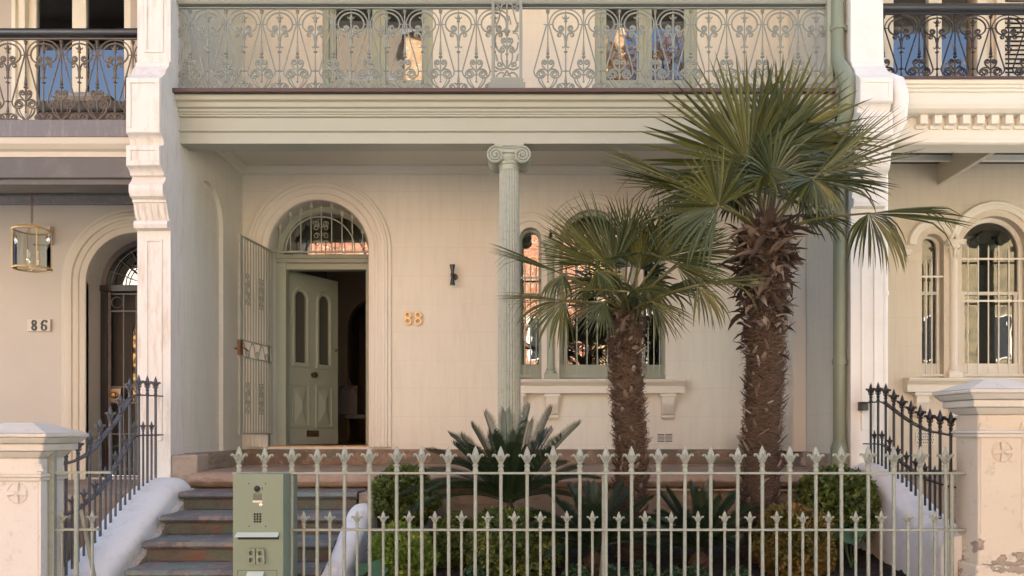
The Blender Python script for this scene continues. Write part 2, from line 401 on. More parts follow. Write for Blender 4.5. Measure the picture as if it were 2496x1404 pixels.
# ------------------------------------------------------------------ cast-iron balustrade module
K = .001186
def spiral(cx, cy, r, a0, turns, sgn, r1=.28):
    n = int(14*turns); return [(cx+r*(1-(1-r1)*i/n)*math.cos(a0+sgn*2*PI*turns*i/n), cy+r*(1-(1-r1)*i/n)*math.sin(a0+sgn*2*PI*turns*i/n)) for i in range(n+1)]
def smoothpts(p, it=2):
    for _ in range(it):
        q = [p[0]]
        for a, b in zip(p, p[1:]): q += [(a[0]*.75+b[0]*.25, a[1]*.75+b[1]*.25), (a[0]*.25+b[0]*.75, a[1]*.25+b[1]*.75)]
        p = q+[p[-1]]
    return p
def iron_panel():
    mb = MB()
    def P(x, y): return (x*K, 0, (775-y)*K)
    def curve(pts, cx=0, r=7.4, mirror=True, sm=True):
        if sm: pts = smoothpts(pts, 2 if len(pts) < 12 else 0)
        for s_ in ((1, -1) if mirror else (1,)):
            mb.tube([P(cx+s_*x, y) for x, y in pts], r*K, 5)
    def spindle(cx, prof): mb.lathe((cx*K, 0, 775*K), [(r*K, -y*K) for r, y in prof], 8)
    A, B = 0, 153
    spindle(A, [(3,80),(16,86),(18,92),(10,98),(8,104),(16,108),(8,114),(5.5,125),(5.5,355),(9,360),(5.5,365),(13,452),(16,458),(6,468),(17,480),(17,488),(6,494),(5.5,600),(10,642),(5.5,650),(5.5,690),(11,695),(3,705)])
    curve([(0,612),(18,590),(45,562),(52,535)]+spiral(28,532,23,.15,1.45,-1), A)
    bar = [(12,207),(14,225),(112,580),(119,605),(112,638),(88,660)]
    for s_ in (1, -1): mb.tube([P(s_*x, y) for x, y in smoothpts(bar, 2)+spiral(54,630,33,PI/2,1.6,1)], 6.6*K, 5)
    curve([(0,615),(8,598),(38,586),(72,594),(92,618),(90,645)], A)
    curve([(80,655),(74,692),(50,728),(0,768),(-22,780)], A); curve([(56,660),(50,690),(30,728),(-8,775)], A, 4.5)
    curve([(-38,207),(38,207)], A, 4.5, False, False)
    curve([(-24,640),(-10,634),(0,640),(10,634),(24,640)], A, 4, False)
    # circle-headed half
    curve([(-141,207),(-140,180),(-124,140),(-94,105),(-53,84),(0,77)], B, 5.6)
    curve([(0,106),(-45,113),(-82,138),(-105,172),(-111,207),(-102,240),(-78,263)], B); curve(spiral(-42,240,27,1.9,1.7,-1), B)
    curve([(-78,263),(-62,269),(-50,266)], B)
    curve([(-7,345),(-10,312),(-22,286),(-45,275)], B); curve(spiral(-54,297,21,-1.2,1.6,-1), B, 4.8)
    spindle(B, [(3,77),(4,90),(4,110),(3,114),(13,140),(17,152),(12,162),(7,175),(17,180),(7,190),(6,200),(6,300),(16,318),(16,326),(11,330),(11,400),(6,405),(5.5,432),(17,438),(17,444),(6,450),(5.5,590),(15,603),(5.5,616),(5.5,635),(13,695),(5,700),(16,706),(16,712),(6,718),(8,740),(4,778)])
    curve([(8,160),(20,156),(30,142)], B, 5); curve([(9,385),(12,402),(24,408),(30,394)], B, 4.5)
    curve([(-30,605),(30,605)], B, 4.5, False, False)
    curve([(4,742),(14,716),(36,708)], B); curve(spiral(50,742,28,-1.9,1.6,1), B)
    curve([(5,740),(20,752),(34,776)], B, 4.5)
    return mb
panel_mb = iron_panel()
panel_cache = {}
PER = 306*K
def balustrade(house, name, mat, railmat, x0, x1, D, zb, zt, first_A_px, skip=(), raillabel=None, capw=.05):
    root = group_part(name, house)
    k = (zt-zb)/(700*K)
    if mat not in panel_cache:
        o = panel_mb.build('panel', mat, None, smooth=True); panel_cache[mat] = o.data
        bpy.data.objects.remove(o)
    me = panel_cache[mat]; hoff = origin(house)
    x = xx(first_A_px, D); i = 0
    while x-.05 < x1:
        px = CX+x*F/D
        if not any(a < px < b for a, b in skip):
            o = bpy.data.objects.new('panel', me); COL.objects.link(o); o.parent = root
            o.location = Vector((x, D, zb))-hoff; o.scale = (1, 1, k)
        x += PER; i += 1
    MB().box(x0, x1, D-.012, D+.012, zb-.012, zb+.008).build('bottom_rail', mat, root)
    MB().box(x0, x1, D-.012, D+.012, zt+.002, zt+.014).build('thin_rail', mat, root)
    rt = zt+.035
    prof = [(D-capw*.7, rt), (D-capw, rt+.02), (D-capw, rt+.045), (D-capw*.6, rt+.068), (D, rt+.075), (D+capw*.6, rt+.068), (D+capw, rt+.045), (D+capw, rt+.02), (D+capw*.7, rt)]
    MB().extx(prof, x0, x1).build('handrail', railmat, root, smooth=True)
    return root

# ------------------------------------------------------------------ the middle house
H = thing('terrace_house', (-.25, 10, 0), 'cream terrace house in the middle with sage green balcony and open arched front door', 'house', 'terrace houses')
D0 = 10.0; XL, XR = -3.6, 3.15
DC, DZ, DR = -2.655, 3.83, .62        # door arch centre, springing, radius
WC, WS, WB = (1444-CX)*D0/F, 3.93, 2.235
tri = [(-.766, .137), (0, .41), (.766, .137)]
fr = facade(D0)
holes = [archpath(DC, DR, 1.40, DZ, n=30)]
for o_, hw in tri: holes.append(archpath(WC+o_, hw, WB, WS+(.05 if hw < .2 else 0), n=20))
fd = [(-2.61, -1.24), (.76, 2.03)]
for a, b in fd: holes.append([(a, 5.10), (a, 7.7), (b, 7.7), (b, 5.10)])
MB().poly([(XL, 1.37), (XR, 1.37), (XR, 8.6), (XL, 8.6)], holes, lambda u, v: (u, D0, v), lambda u, v: (u, D0+.44, v)).build('facade_wall', 'wall_cream', H)
# plinth and porch
MB().box(XL+.002, -3.27, D0-.05, D0+.4, 1.15, 1.366).box(-2.03, XR-.002, D0-.05, D0+.4, 1.15, 1.366).box(-3.27, -2.03, D0-.06, D0+.5, 1.15, 1.372).build('plinth', 'plinth_stone', H, bevel=.012)
MB().box(-3.30, -2.02, D0+.02, D0+.5, 1.373, 1.415).build('threshold', 'threshold', H, bevel=.006)
zN = 1.19
prof = [(D0-.04, zN-.02), (D0-.04, zN), (8.10, zN), (8.02, zN-.012), (7.975, zN-.05), (7.965, zN-.09), (7.985, zN-.13), (8.03, zN-.155), (8.10, zN-.16), (8.12, zN-.165)]
MB().extx(prof+[(8.12, zN-.2), (D0-.04, zN-.2)], -3.40, 3.12).build('porch_floor', 'sandstone', H, smooth=True)
MB().box(-1.66, 3.12, 8.13, 9.9, .2, zN-.2).build('porch_base', 'sandstone_base', H)
# door surround
ms = [(0, -.05), (0, .02), (.012, .034), (.04, .034), (.045, .026), (.075, .03), (.085, .05), (.12, .052), (.125, .040), (.155, .045), (.165, .062), (.20, .066), (.215, .055), (.235, .058), (.245, .035), (.275, .032), (.282, 0)]
arch_mould(MB(), DC, DR, 1.40, DZ, ms, fr, 40).build('door_surround', 'cream_trim', H, smooth=True)
# ceiling, cornice, soffit beam
MB().box(XL, XR, 8.25, D0, 4.86, 4.95).build('porch_ceiling', 'ceiling_paint', H)
cp = [(D0, 4.858), (D0-.10, 4.858), (D0-.10, 4.84), (D0-.085, 4.835), (D0-.05, 4.80), (D0-.045, 4.78), (D0-.02, 4.77), (D0, 4.765)]
c_ = MB().extx(cp, XL, XR)
for sx, X in ((1, XL), (-1, XR)):
    pr = [(X+sx*(D0-p[0]), p[1]) for p in cp]; n = len(pr)
    c_.add([(p[0], 8.3, p[1]) for p in pr]+[(p[0], D0, p[1]) for p in pr], [(i, (i+1) % n, (i+1) % n+n, i+n) for i in range(n)])
c_.build('cornice', 'ceiling_paint', H)
fp = [(8.10,4.975),(8.115,4.968),(8.12,4.93),(8.15,4.915),(8.155,4.90),(8.16,4.87),(8.185,4.862),(8.185,4.85),(8.175,4.845),(8.175,4.83),(8.19,4.825),(8.19,4.81),(8.2,4.805),(8.2,4.79),(8.225,4.783),(8.225,4.665),(8.205,4.66),(8.205,4.645),(8.23,4.635),(8.23,4.524),(8.45,4.524),(8.45,4.86),(8.6,4.86),(8.6,4.975)]
MB().extx(fp, XL, 3.07).build('balcony_fascia', 'green_fascia', H, bevel=.002)
MB().box(XL-.03, 3.02, 8.055, 8.12, 4.98, 5.02).build('balcony_slab_edge', 'brown_edge', H, bevel=.006)
MB().box(XL, XR, 8.125, D0-.01, 4.98, 5.016).build('balcony_floor', 'pale_floor', H)
# upper verandah roof
MB().box(XL, XR, 8.1, 8.3, 7.62, 8.0).box(XL, XR, 8.3, D0, 7.94, 8.0).build('verandah_roof', 'pier_white_clean', H)
MB().extx([(7.9, 8.001), (D0, 8.6), (14, 10.8), (18, 9.2), (18, 8.6), (D0+.45, 8.6), (8.6, 8.1)], XL, XR).build('roof', 'grey_slab', H)
# interior shells
def shell(parent, x0, x1, y0, y1, z0, z1, mat, name='interior_wall'):
    MB().box(x0-.1, x0, y0, y1, z0, z1).box(x1, x1+.1, y0, y1, z0, z1).box(x0-.1, x1+.1, y1, y1+.1, z0, z1).box(x0-.1, x1+.1, y0, y1+.1, z1, z1+.1).build(name, mat, parent)
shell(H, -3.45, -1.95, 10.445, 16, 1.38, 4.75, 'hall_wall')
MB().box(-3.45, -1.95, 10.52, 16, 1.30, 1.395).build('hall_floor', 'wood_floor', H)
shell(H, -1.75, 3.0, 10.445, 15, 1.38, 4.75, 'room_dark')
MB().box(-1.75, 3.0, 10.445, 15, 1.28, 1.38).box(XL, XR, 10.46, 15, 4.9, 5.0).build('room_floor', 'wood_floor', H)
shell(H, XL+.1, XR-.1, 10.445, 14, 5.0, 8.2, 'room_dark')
# hall arch further in
ha = MB().poly([(-3.45, 1.4), (-1.95, 1.4), (-1.95, 4.75), (-3.45, 4.75)], [archpath(-2.62, .47, 1.42, 3.35, n=16)], lambda u, v: (u, 13.5, v), lambda u, v: (u, 13.7, v))
for x in (-3.13, -2.11): ha.box(x-.06, x+.06, 13.40, 13.5, 3.22, 3.38).box(x-.04, x+.04, 13.43, 13.5, 1.4, 3.22)
ha.build('hall_arch', 'hall_wall', H, bevel=.01)
# door frame
dfm = MB()
dfm.box(DC-.62, DC-.50, D0+.30, D0+.46, 1.415, 3.74).box(DC+.52, DC+.62, D0+.30, D0+.46, 1.415, 3.74)
dfm.box(DC-.62, DC+.62, D0+.28, D0+.46, 3.74, 3.79).box(DC-.62, DC+.62, D0+.26, D0+.46, 3.79, 3.84).box(DC-.5, DC+.52, D0+.32, D0+.46, 3.66, 3.74)
arch_mould(dfm, DC, DR-.07, 3.84, DZ+.01, [(0, -.46), (0, -.32), (.03, -.30), (.07, -.30)], fr, 28, False)
dfm.build('door_frame', 'green', H, bevel=.004)
fl = group_part('fanlight', H)
MB().poly(archpath(DC, DR-.06, 3.85, DZ+.01, n=24), [], lambda u, v: (u, D0+.40, v), lambda u, v: (u, D0+.405, v)).build('pane', 'window_glass', fl)
gr = MB(); Dg = D0+.05
gr.box(DC-.60, DC+.61, Dg-.012, Dg+.012, 3.815, 3.835)
for i in range(-4, 5):
    x = DC+.02+i*.128; h = math.sqrt(max(.02, .60**2-(x-DC)**2))*.86 if i % 2 == 0 else math.sqrt(max(.02, .60**2-(x-DC)**2))*.95
    h = min(h, .56); h = max(h, .13)
    gr.tube([(x, Dg, 3.82), (x, Dg, 3.82+h)], .007, 6)
    gr.lathe((x, Dg, 3.82+h), [(.006, -.005), (.026, 0), (.004, .07), (.001, .075)], 8, 1, .35)
gr.tube([(DC+.01-.43*math.cos(PI*i/20), Dg-.01, 3.83+.43*math.sin(PI*i/20)) for i in range(21)], .008, 6)
for sx in (-1, 1):
    for cy_, sg in ((.10, 1), (.20, -1), (.34, 1), (.30, -1)):
        pts = [(DC+.02+sx*(.055+p[0]), Dg-.015, 3.82+cy_+p[1]) for p in spiral(0, 0, .042, 0 if sg > 0 else PI, 1.3, sg)]
        gr.tube(pts, .005, 5)
gr.build('fanlight_grille', 'sage', H)
# open front door
def bar_frame(mb, outline, w_, p, y0):     # thin raised border round an outline in the door's (u, v)
    pass
dr = group_part('front_door', H); dr.location = Vector((-3.22, 10.47, 1.42))-origin(H); dr.rotation_euler = (0, 0, R(60))
W_, H_ = .97, 2.27
def local(mb, name, mat, parent, **k):
    o = MB.build(mb, name, mat, None, **k); o.parent = parent; return o
pan = [(.27, .095), (.70, .095)]
hs = [archpath(c, .095, 1.08, 1.93, n=14) for c, _ in pan]
local(MB().poly([(0, 0), (W_, 0), (W_, H_), (0, H_)], hs, lambda u, v: (u, 0, v), lambda u, v: (u, .045, v)), 'door_leaf', 'green', dr)
mo = MB()
dface = lambda u, v, p=0: (u, -p, v)
for c, r_ in pan:
    arch_mould(mo, c, .095, 1.08, 1.93, [(0, -.01), (0, .012), (.02, .022), (.045, .022), (.055, .0)], dface, 16)
    mo.box(c-.15, c+.15, -.022, 0, 1.025, 1.08)
    mo.box(c-.16, c+.16, -.02, 0, .22, .245).box(c-.16, c+.16, -.02, 0, .775, .80).box(c-.16, c-.13, -.02, 0, .245, .775).box(c+.13, c+.16, -.02, 0, .245, .775)
    mo.add([(c-.10, 0, .28), (c+.10, 0, .28), (c+.10, 0, .74), (c-.10, 0, .74), (c, -.035, .47), (c, -.035, .55)], [(0,1,4),(1,2,5,4),(2,3,5),(3,0,4,5)])
local(mo, 'door_moulding', 'green', dr, bevel=.003)
for c, _ in pan: local(MB().box(c-.1, c+.1, .018, .024, 1.07, 2.04), 'pane', 'frosted', dr)
def lathe_y(mb, c, prof, n=14):     # profile (r, distance towards -y)
    vs = []; fs = []; k = len(prof)
    for r, y in prof:
        for j in range(n): q = 2*PI*j/n; vs.append((c[0]+r*math.cos(q), c[1]-y, c[2]+r*math.sin(q)))
    for i in range(k-1):
        for j in range(n): fs.append((i*n+j, i*n+(j+1) % n, (i+1)*n+(j+1) % n, (i+1)*n+j))
    fs += [tuple(range(n))[::-1], tuple(range((k-1)*n, k*n))]; mb.add(vs, fs); return mb
local(lathe_y(lathe_y(MB(), (.49, 0, .93), [(.035, 0), (.035, .008), (.014, .012), (.014, .03), (.034, .04), (.04, .055), (.034, .07), (.012, .076)]), (.93, 0, 1.30), [(.02, 0), (.02, .01), (.008, .012)]), 'door_knob', 'old_brass', dr, smooth=True)
lt = MB().box(.38, .60, -.008, 0, .10, .185)
for i in range(5): lt.box(.41+i*.035, .43+i*.035, -.014, -.008, .125, .16)
local(lt, 'letter_slot', 'old_brass', dr, bevel=.003)
# security gate, swung outward
sg = group_part('security_gate', H); sg.location = Vector((-3.235, 9.985, 1.555))-origin(H); sg.rotation_euler = (0, 0, math.atan2(-.85, -.09))
GW, GH = .855, 2.27
q = MB().box(0, .025, -.012, .012, 0, GH).box(GW-.03, GW, -.014, .014, 0, GH).box(.025, GW-.03, -.012, .012, 0, .02).box(.025, GW-.03, -.012, .012, GH-.02, GH)
q.box(.025, GW-.03, -.01, .01, .88, .895).box(.025, GW-.03, -.01, .01, 1.07, 1.085)
for i in range(1, 12):
    x = i*GW/12; q.box(x-.006, x+.006, -.006, .006, .02, .88).box(x-.006, x+.006, -.006, .006, 1.085, GH-.02)
local(q, 'gate_frame', 'gate_paint', sg)
for x in (GW*.30, GW*.70):
    for z0 in (.22, 1.48):
        q = MB()
        for sx in (-1, 1):
            for a, b in ((z0+.05, 1), (z0+.15, -1), (z0+.26, 1), (z0+.36, -1)):
                q.tube([(x+sx*(.035+p[0]), -.015, a+p[1]) for p in spiral(0, 0, .035, PI/2*b, 1.2, b*sx)], .006, 5)
            q.tube([(x+sx*.065, -.015, z0+.05), (x+sx*.015, -.015, z0+.12), (x+sx*.055, -.015, z0+.2), (x+sx*.015, -.015, z0+.3), (x+sx*.065, -.015, z0+.36)], .006, 5)
        local(q, 'ornament', 'gate_paint', sg)
for i in range(3):
    x = .12+i*.25; q = MB()
    q.tube([(x+p[0], -.012, .95+p[1]) for p in spiral(0, 0, .05, 0, 1.3, -1)]+[(x+.05, -.012, .95)][:0], .007, 5); q.tube([(x+.05, -.012, .95), (x+.09, -.012, 1.05), (x+.15, -.012, 1.065), (x+.19, -.012, .99), (x+.22, -.012, .90)], .007, 5)
    local(q, 'scroll', 'gate_paint', sg)
local(MB().box(GW-.055, GW+.01, -.02, .02, .90, 1.075).tube([(GW-.02, -.02, .98), (GW-.02, -.06, .98), (GW-.12, -.06, .965)], .009, 6).tube([(GW-.02, .02, .98), (GW-.02, .06, .98), (GW-.08, .06, .955)], .009, 6), 'gate_lock', 'old_brass', sg)

# tripled arched windows
def triple_window(house, cx, zb, zs, D, framemat, wallmat, colmat, bars=True, hood=True):
    f = facade(D)
    wn = group_part('window', house)
    fm = MB(); gl = MB()
    for o_, hw in tri:
        c = cx+o_; zs2 = zs+(.05 if hw < .2 else 0); t_ = .035 if hw < .2 else .05
        arch_mould(fm, c, hw-t_, zb, zs2, [(0, -.17), (0, -.13), (t_*.4, -.115), (t_, -.11), (t_, -.17)], f, 18)
        fm.box(c-hw, c+hw, D+.10, D+.17, zb, zb+.19).box(c-hw+t_, c+hw-t_, D+.115, D+.16, zb+1.05, zb+1.09)
        if hw > .2: fm.box(c-.35, c-.31, D+.12, D+.17, zb+.19, zb+1.05).box(c+.31, c+.35, D+.12, D+.17, zb+.19, zb+1.05)
        gl.poly(archpath(c, hw-.02, zb+.05, zs2, n=16), [], lambda u, v: (u, D+.145, v), lambda u, v: (u, D+.15, v))
    fm.box(cx-.62, cx-.44, D+.02, D+.1, zb, zb+.002)
    fm.build('sash', framemat, wn, bevel=.003); gl.build('pane', 'window_glass', wn)
    for sx in (-1, 1):
        c = (cx+sx*.515, D-.005, 0)
        k = MB().box(c[0]-.085, c[0]+.085, D-.07, D+.05, zb, zb+.07)
        k.lathe((c[0], D-.005, zb+.07), [(.07, 0), (.072, .03), (.055, .045), (.06, .06), (.05, .075), (.048, .2), (.044, 1.40), (.05, 1.41), (.044, 1.425), (.05, 1.45), (.062, 1.50), (.058, 1.52), (.078, 1.56), (.075, 1.575)], 18)
        for j in range(10):
            a = 2*PI*j/10; k.tube([(c[0]+.05*math.cos(a), c[1]+.05*math.sin(a), zb+1.49), (c[0]+.062*math.cos(a), c[1]+.062*math.sin(a), zb+1.56), (c[0]+.083*math.cos(a), c[1]+.083*math.sin(a), zb+1.60), (c[0]+.085*math.cos(a), c[1]+.085*math.sin(a), zb+1.585)], .009, 5)
        k.box(c[0]-.10, c[0]+.10, D-.085, D+.02, zb+1.645, zb+1.675).box(c[0]-.115, c[0]+.115, D-.095, D+.02, zb+1.675, zb+1.70)
        k.build('colonnette', colmat, wn, smooth=True)
    if hood:
        h = MB(); mp = [(.05, 0), (.055, .02), (.07, .028), (.11, .028), (.12, .04), (.145, .042), (.155, .03), (.165, 0)]
        arch_mould(h, cx, .48-.05, 0, zs, mp, f, 26, False)
        for sx in (-1, 1): arch_mould(h, cx+sx*.766, .16, 0, zs+.05, mp, f, 20, False)
        for sx in (-1, 1): h.box(cx+sx*1.12-.08, cx+sx*1.12+.08, D-.045, D, zs-.05, zs-.015).box(cx+sx*1.12-.065, cx+sx*1.12+.065, D-.035, D, zs-.08, zs-.05)
        h.build('window_hood', wallmat, wn, smooth=True)
    # sill on brackets
    s_ = MB().extx([(D, zb+.0), (D-.16, zb-.005), (D-.17, zb-.02), (D-.155, zb-.045), (D-.13, zb-.06), (D-.12, zb-.075), (D-.10, zb-.08), (D-.10, zb-.175), (D, zb-.175)], cx-1.13, cx+1.13)
    s_.build('window_sill', wallmat, wn, bevel=.003)
    for bx in (-.925, -.5, .5, .925):
        X = cx+bx
        b_ = MB().box(X-.10, X+.10, D-.095, D, zb-.215, zb-.178).extx([(D, zb-.21), (D-.08, zb-.21), (D-.075, zb-.30), (D-.05, zb-.36), (D-.03, zb-.42), (D, zb-.44)], X-.075, X+.075)
        b_.extx([(D, zb-.44), (D-.06, zb-.445), (D-.075, zb-.465), (D-.06, zb-.485), (D, zb-.49)], X-.07, X+.07)
        for j in range(4): b_.extx([(D-.079, zb-.33), (D-.083, zb-.33), (D-.04, zb-.42), (D-.035, zb-.42)], X-.062+j*.036, X-.046+j*.036)
        b_.build('sill_bracket', wallmat, wn, bevel=.003)
    if bars:
        g_ = MB()
        for o_, hw in tri:
            c = cx+o_; n = 6 if hw > .2 else 3; top = zb+1.62 if hw > .2 else zb+1.45
            for i in range(n):
                x = c-hw+.03+(2*hw-.06)*(i+.5)/n
                g_.tube([(x, D+.03, zb+.03), (x, D+.03, top), (x, D+.03, top+.03)], [.0085, .0085, .002], 6)
            for z in ((zb+.03, zb+.95, top-.15) if hw > .2 else (zb+.03, zb+1.25)): g_.box(c-hw, c+hw, D+.018, D+.026, z, z+.022)
        g_.build('window_bars', framemat, wn)
    return wn
triple_window(H, WC, WB, WS, D0, 'green', 'cream_trim', 'green')
# french doors of the balcony
def french(house, a, b, z0, z1, zg, D, mat, bars=True):
    wn = group_part('balcony_door', house); m_ = (a+b)/2; fw = .07
    f = MB().box(a, a+fw, D+.03, D+.16, z0, z1).box(b-fw, b, D+.03, D+.16, z0, z1)
    for s0, s1 in ((a+fw, m_-.002), (m_+.002, b-fw)):
        f.box(s0, s0+.08, D+.07, D+.12, z0, z1).box(s1-.08, s1, D+.07, D+.12, z0, z1).box(s0+.08, s1-.08, D+.07, D+.12, z0, zg)
        f.box(s0+.13, s1-.13, D+.062, D+.07, z0+.2, zg-.12)
    f.box(m_-.02, m_+.02, D+.055, D+.07, z0, z1)
    f.build('door_leaf', mat, wn, bevel=.004)
    MB().box(a+fw+.08, m_-.08, D+.095, D+.10, zg, z1).box(m_+.08, b-fw-.08, D+.095, D+.10, zg, z1).build('pane', 'window_glass', wn)
for a, b in fd: french(H, a, b, 5.10, 7.7, 5.97, D0, 'green')
# balustrade and its central panel
zb, zt = zz(222, 8.2), zz(22, 8.2)
bal = balustrade(H, 'balcony_balustrade', 'sage_iron', 'sage_iron', XL, 3.02, 8.2, zb, zt, 463.5-87.2*1, skip=((1176, 1290),))
pc = (1236-CX)*8.2/F; y = 8.16; Z = lambda p: zz(p, y)
cpn = MB().box(pc-.185, pc+.185, y-.03, y+.06, 5.022, Z(203)).box(pc-.165, pc+.165, y-.022, y+.05, Z(203), Z(193)).box(pc-.155, pc-.125, y-.015, y+.03, Z(193), Z(-30)).box(pc+.125, pc+.155, y-.015, y+.03, Z(193), Z(-30))
cpn.box(pc-.155, pc+.155, y-.02, y+.04, Z(193), Z(190.5))
for i in range(22): cpn.box(pc-.125+i*.0115, pc-.125+i*.0115+.006, y-.0325, y-.03, Z(212), Z(212)+random.choice((.008, .012, .010)))
def C(pts, r=.0085, mirror=True):
    for s_ in ((1, -1) if mirror else (1,)): cpn.tube([(pc+s_*(p[0])*.0007115, y+.005, Z(p[1]/5.853)) for p in pts], r, 5)
# coordinates: x from the panel's middle, y down, read at 5.85 times the photo's scale
cpn.lathe((pc, y+.005, 0), [(r*.0007115, Z(v/5.853)) for r, v in [(10,960),(18,860),(10,850),(12,790),(26,770),(12,755),(10,620),(14,505),(30,495),(22,480),(45,455),(50,435),(22,425),(18,400),(20,320),(24,300),(14,250),(12,60),(12,-80)]], 8)
for a_, b_ in (((30,232),(8,300)),): C([(35,232),(28,260),(14,300)])
C(smoothpts([(0,670),(40,640),(78,600),(82,570),(66,545)])+spiral(38,575,34,-.6,1.3,-1)); C(smoothpts([(0,700),(25,670),(60,655),(95,680),(100,710)])+spiral(66,712,36,0,1.4,1))
C(smoothpts([(160,600),(150,680),(110,735),(80,745)])); C(smoothpts([(75,740),(85,820),(50,920),(-10,970),(-90,1000),(-150,960)]))
C(spiral(104,920,38,2.2,1.4,1)); C(smoothpts([(165,950),(130,985),(60,985),(0,960)])); C(smoothpts([(0,1000),(30,1060),(55,1090)])); C(smoothpts([(10,1075),(60,1030),(110,1035),(150,1090)]))
C(smoothpts([(80,450),(110,440),(140,400),(160,320)]), .009); C(smoothpts([(85,470),(130,470),(160,500),(165,560)]), .006)
C(smoothpts([(160,380),(110,250),(80,100),(70,40),(95,-40)]), .009); C(smoothpts([(165,60),(120,75),(100,110)])); C(spiral(140,130,30,-2,1.3,1)); C(spiral(45,35,28,0,1.3,1))
for i in range(5): C([(160,330+i*28),(125-i*8,395+i*14)], .0055); C([(165,760+i*22),(140-i*6,800+i*20)], .004)
cpn.build('centre_panel', 'sage_iron', bal, bevel=0)

# column with ionic capital
colm = group_part('verandah_column', H); cx_, cy_ = (1240-CX)*8.18/F, 8.33
vs = []; fs = []; NF = 96; stations = [(0, .118), (.6, .118), (2.3, .108), (2.98, .100)]
for z, r in stations:
    for j in range(NF):
        a = 2*PI*j/NF; t_ = (j % 4)/4; rr = r*(1-.085*(1 if j % 4 in (2,) else (.6 if j % 4 in (1, 3) else 0)))
        vs.append((cx_+rr*math.cos(a), cy_+rr*math.sin(a), 1.33+z))
for i in range(len(stations)-1):
    for j in range(NF): fs.append((i*NF+j, i*NF+(j+1) % NF, (i+1)*NF+(j+1) % NF, (i+1)*NF+j))
MB().add(vs, fs).build('column_shaft', 'sage', colm)
MB().box(cx_-.17, cx_+.17, cy_-.17, cy_+.17, zN, zN+.06).lathe((cx_, cy_, zN+.06), [(.165, 0), (.165, .03), (.14, .04), (.135, .055), (.15, .065), (.15, .08), (.125, .09), (.12, .12)], 24).build('column_base', 'sage', colm, smooth=True)
cap = MB().lathe((cx_, cy_, 4.27), [(.103, 0), (.105, .05), (.115, .055), (.118, .075), (.108, .085), (.12, .10), (.13, .13), (.12, .15)], 32)
def volute(x, y, sx):
    z = 4.405; r0 = .093
    lathe_y(cap, (x, y+.03, z), [(r0*.9, -.04), (r0*.9, .015)], 28)
    cap.tube([(x+p[0], y, z+p[1]) for p in [(sx*a, -b) for a, b in spiral(0, 0, r0*.93, -PI/2, 2.6, 1, .12)]], .0105, 6)
    lathe_y(cap, (x, y+.01, z), [(.016, 0), (.014, .02), (.004, .027)], 10)
for yy in (cy_-.12, cy_+.15):
    for sx in (-1, 1): volute(cx_+sx*.137, yy, sx)
    cap.tube([(cx_+x, yy, 4.498-.022*math.cos(x*10)) for x in [-.137+.0274*i for i in range(11)]], .0105, 6)
    cap.box(cx_-.137, cx_+.137, yy+.005, yy+.045, 4.43, 4.49)
for sx in (-1, 1): 
    for k_ in range(8):
        cap.lathe((0, 0, 0), [(0, 0)], 3) if 0 else None
    ya, yb = cy_-.09, cy_+.12
    vs = []; fs = []; n_ = 20; st = [(ya, .085), (ya+.05, .07), ((ya+yb)/2, .055), (yb-.05, .07), (yb, .085)]
    for yv, rv in st:
        for j in range(n_): a = 2*PI*j/n_; vs.append((cx_+sx*.137+rv*math.cos(a), yv, 4.40+rv*math.sin(a)))
    for i in range(4):
        for j in range(n_): fs.append((i*n_+j, i*n_+(j+1) % n_, (i+1)*n_+(j+1) % n_, (i+1)*n_+j))
    cap.add(vs, fs)
cap.box(cx_-.15, cx_+.15, cy_-.11, cy_+.15, 4.50, 4.523)
cap.build('column_capital', 'sage', colm, smooth=True)
# wall vent, cupboard
def vent_brick(house, x0, x1, z0, z1, D, mat, name='wall_vent'):
    v = MB(); n = 6; h = (z1-z0)
    v.box(x0, x1, D-.006, D, z0, z0+.012).box(x0, x1, D-.006, D, z1-.012, z1).box(x0, x0+.012, D-.006, D, z0+.012, z1-.012).box(x1-.012, x1, D-.006, D, z0+.012, z1-.012)
    m_ = (x0+x1)/2; v.box(m_-.006, m_+.006, D-.006, D, z0+.012, z1-.012)
    for i in range(n-1):
        z = z0+.012+(h-.024)*(i+1)/n
        v.add([(x0+.012, D, z+.006), (x1-.012, D, z+.006), (x1-.012, D-.012, z-.006), (x0+.012, D-.012, z-.006)], [(0, 1, 2, 3)])
    o = v.build(name, mat, house)
    MB().box(x0+.004, x1-.004, D-.002, D+.001, z0+.004, z1-.004).build('vent_slot', 'dark', o)
    return o
vent_brick(H, xx(1600, 10), xx(1641, 10), zz(1079, 10), zz(1056, 10), D0, 'cream_trim')
vent_brick(H, xx(1244, 10), xx(1273, 10), zz(1079, 10), zz(1056, 10), D0, 'cream_trim')
cb = thing('wall_cupboard', (3.07, 9.6, 1.36), 'tall cream cupboard fixed at the right end of the porch behind the taller palm', 'cupboard')
MB().box(3.0, 3.145, 9.32, 9.99, 1.36, 4.55).build('cupboard_body', 'cream_trim', cb, bevel=.004)
MB().box(2.992, 3.0, 9.345, 9.93, 1.40, 4.5).build('cupboard_door', 'wall_cream', cb, bevel=.002)
for z in (1.55, 2.9, 4.2): MB().box(2.984, 2.992, 9.325, 9.345, z, z+.14).build('hinge', 'cream_trim', cb)

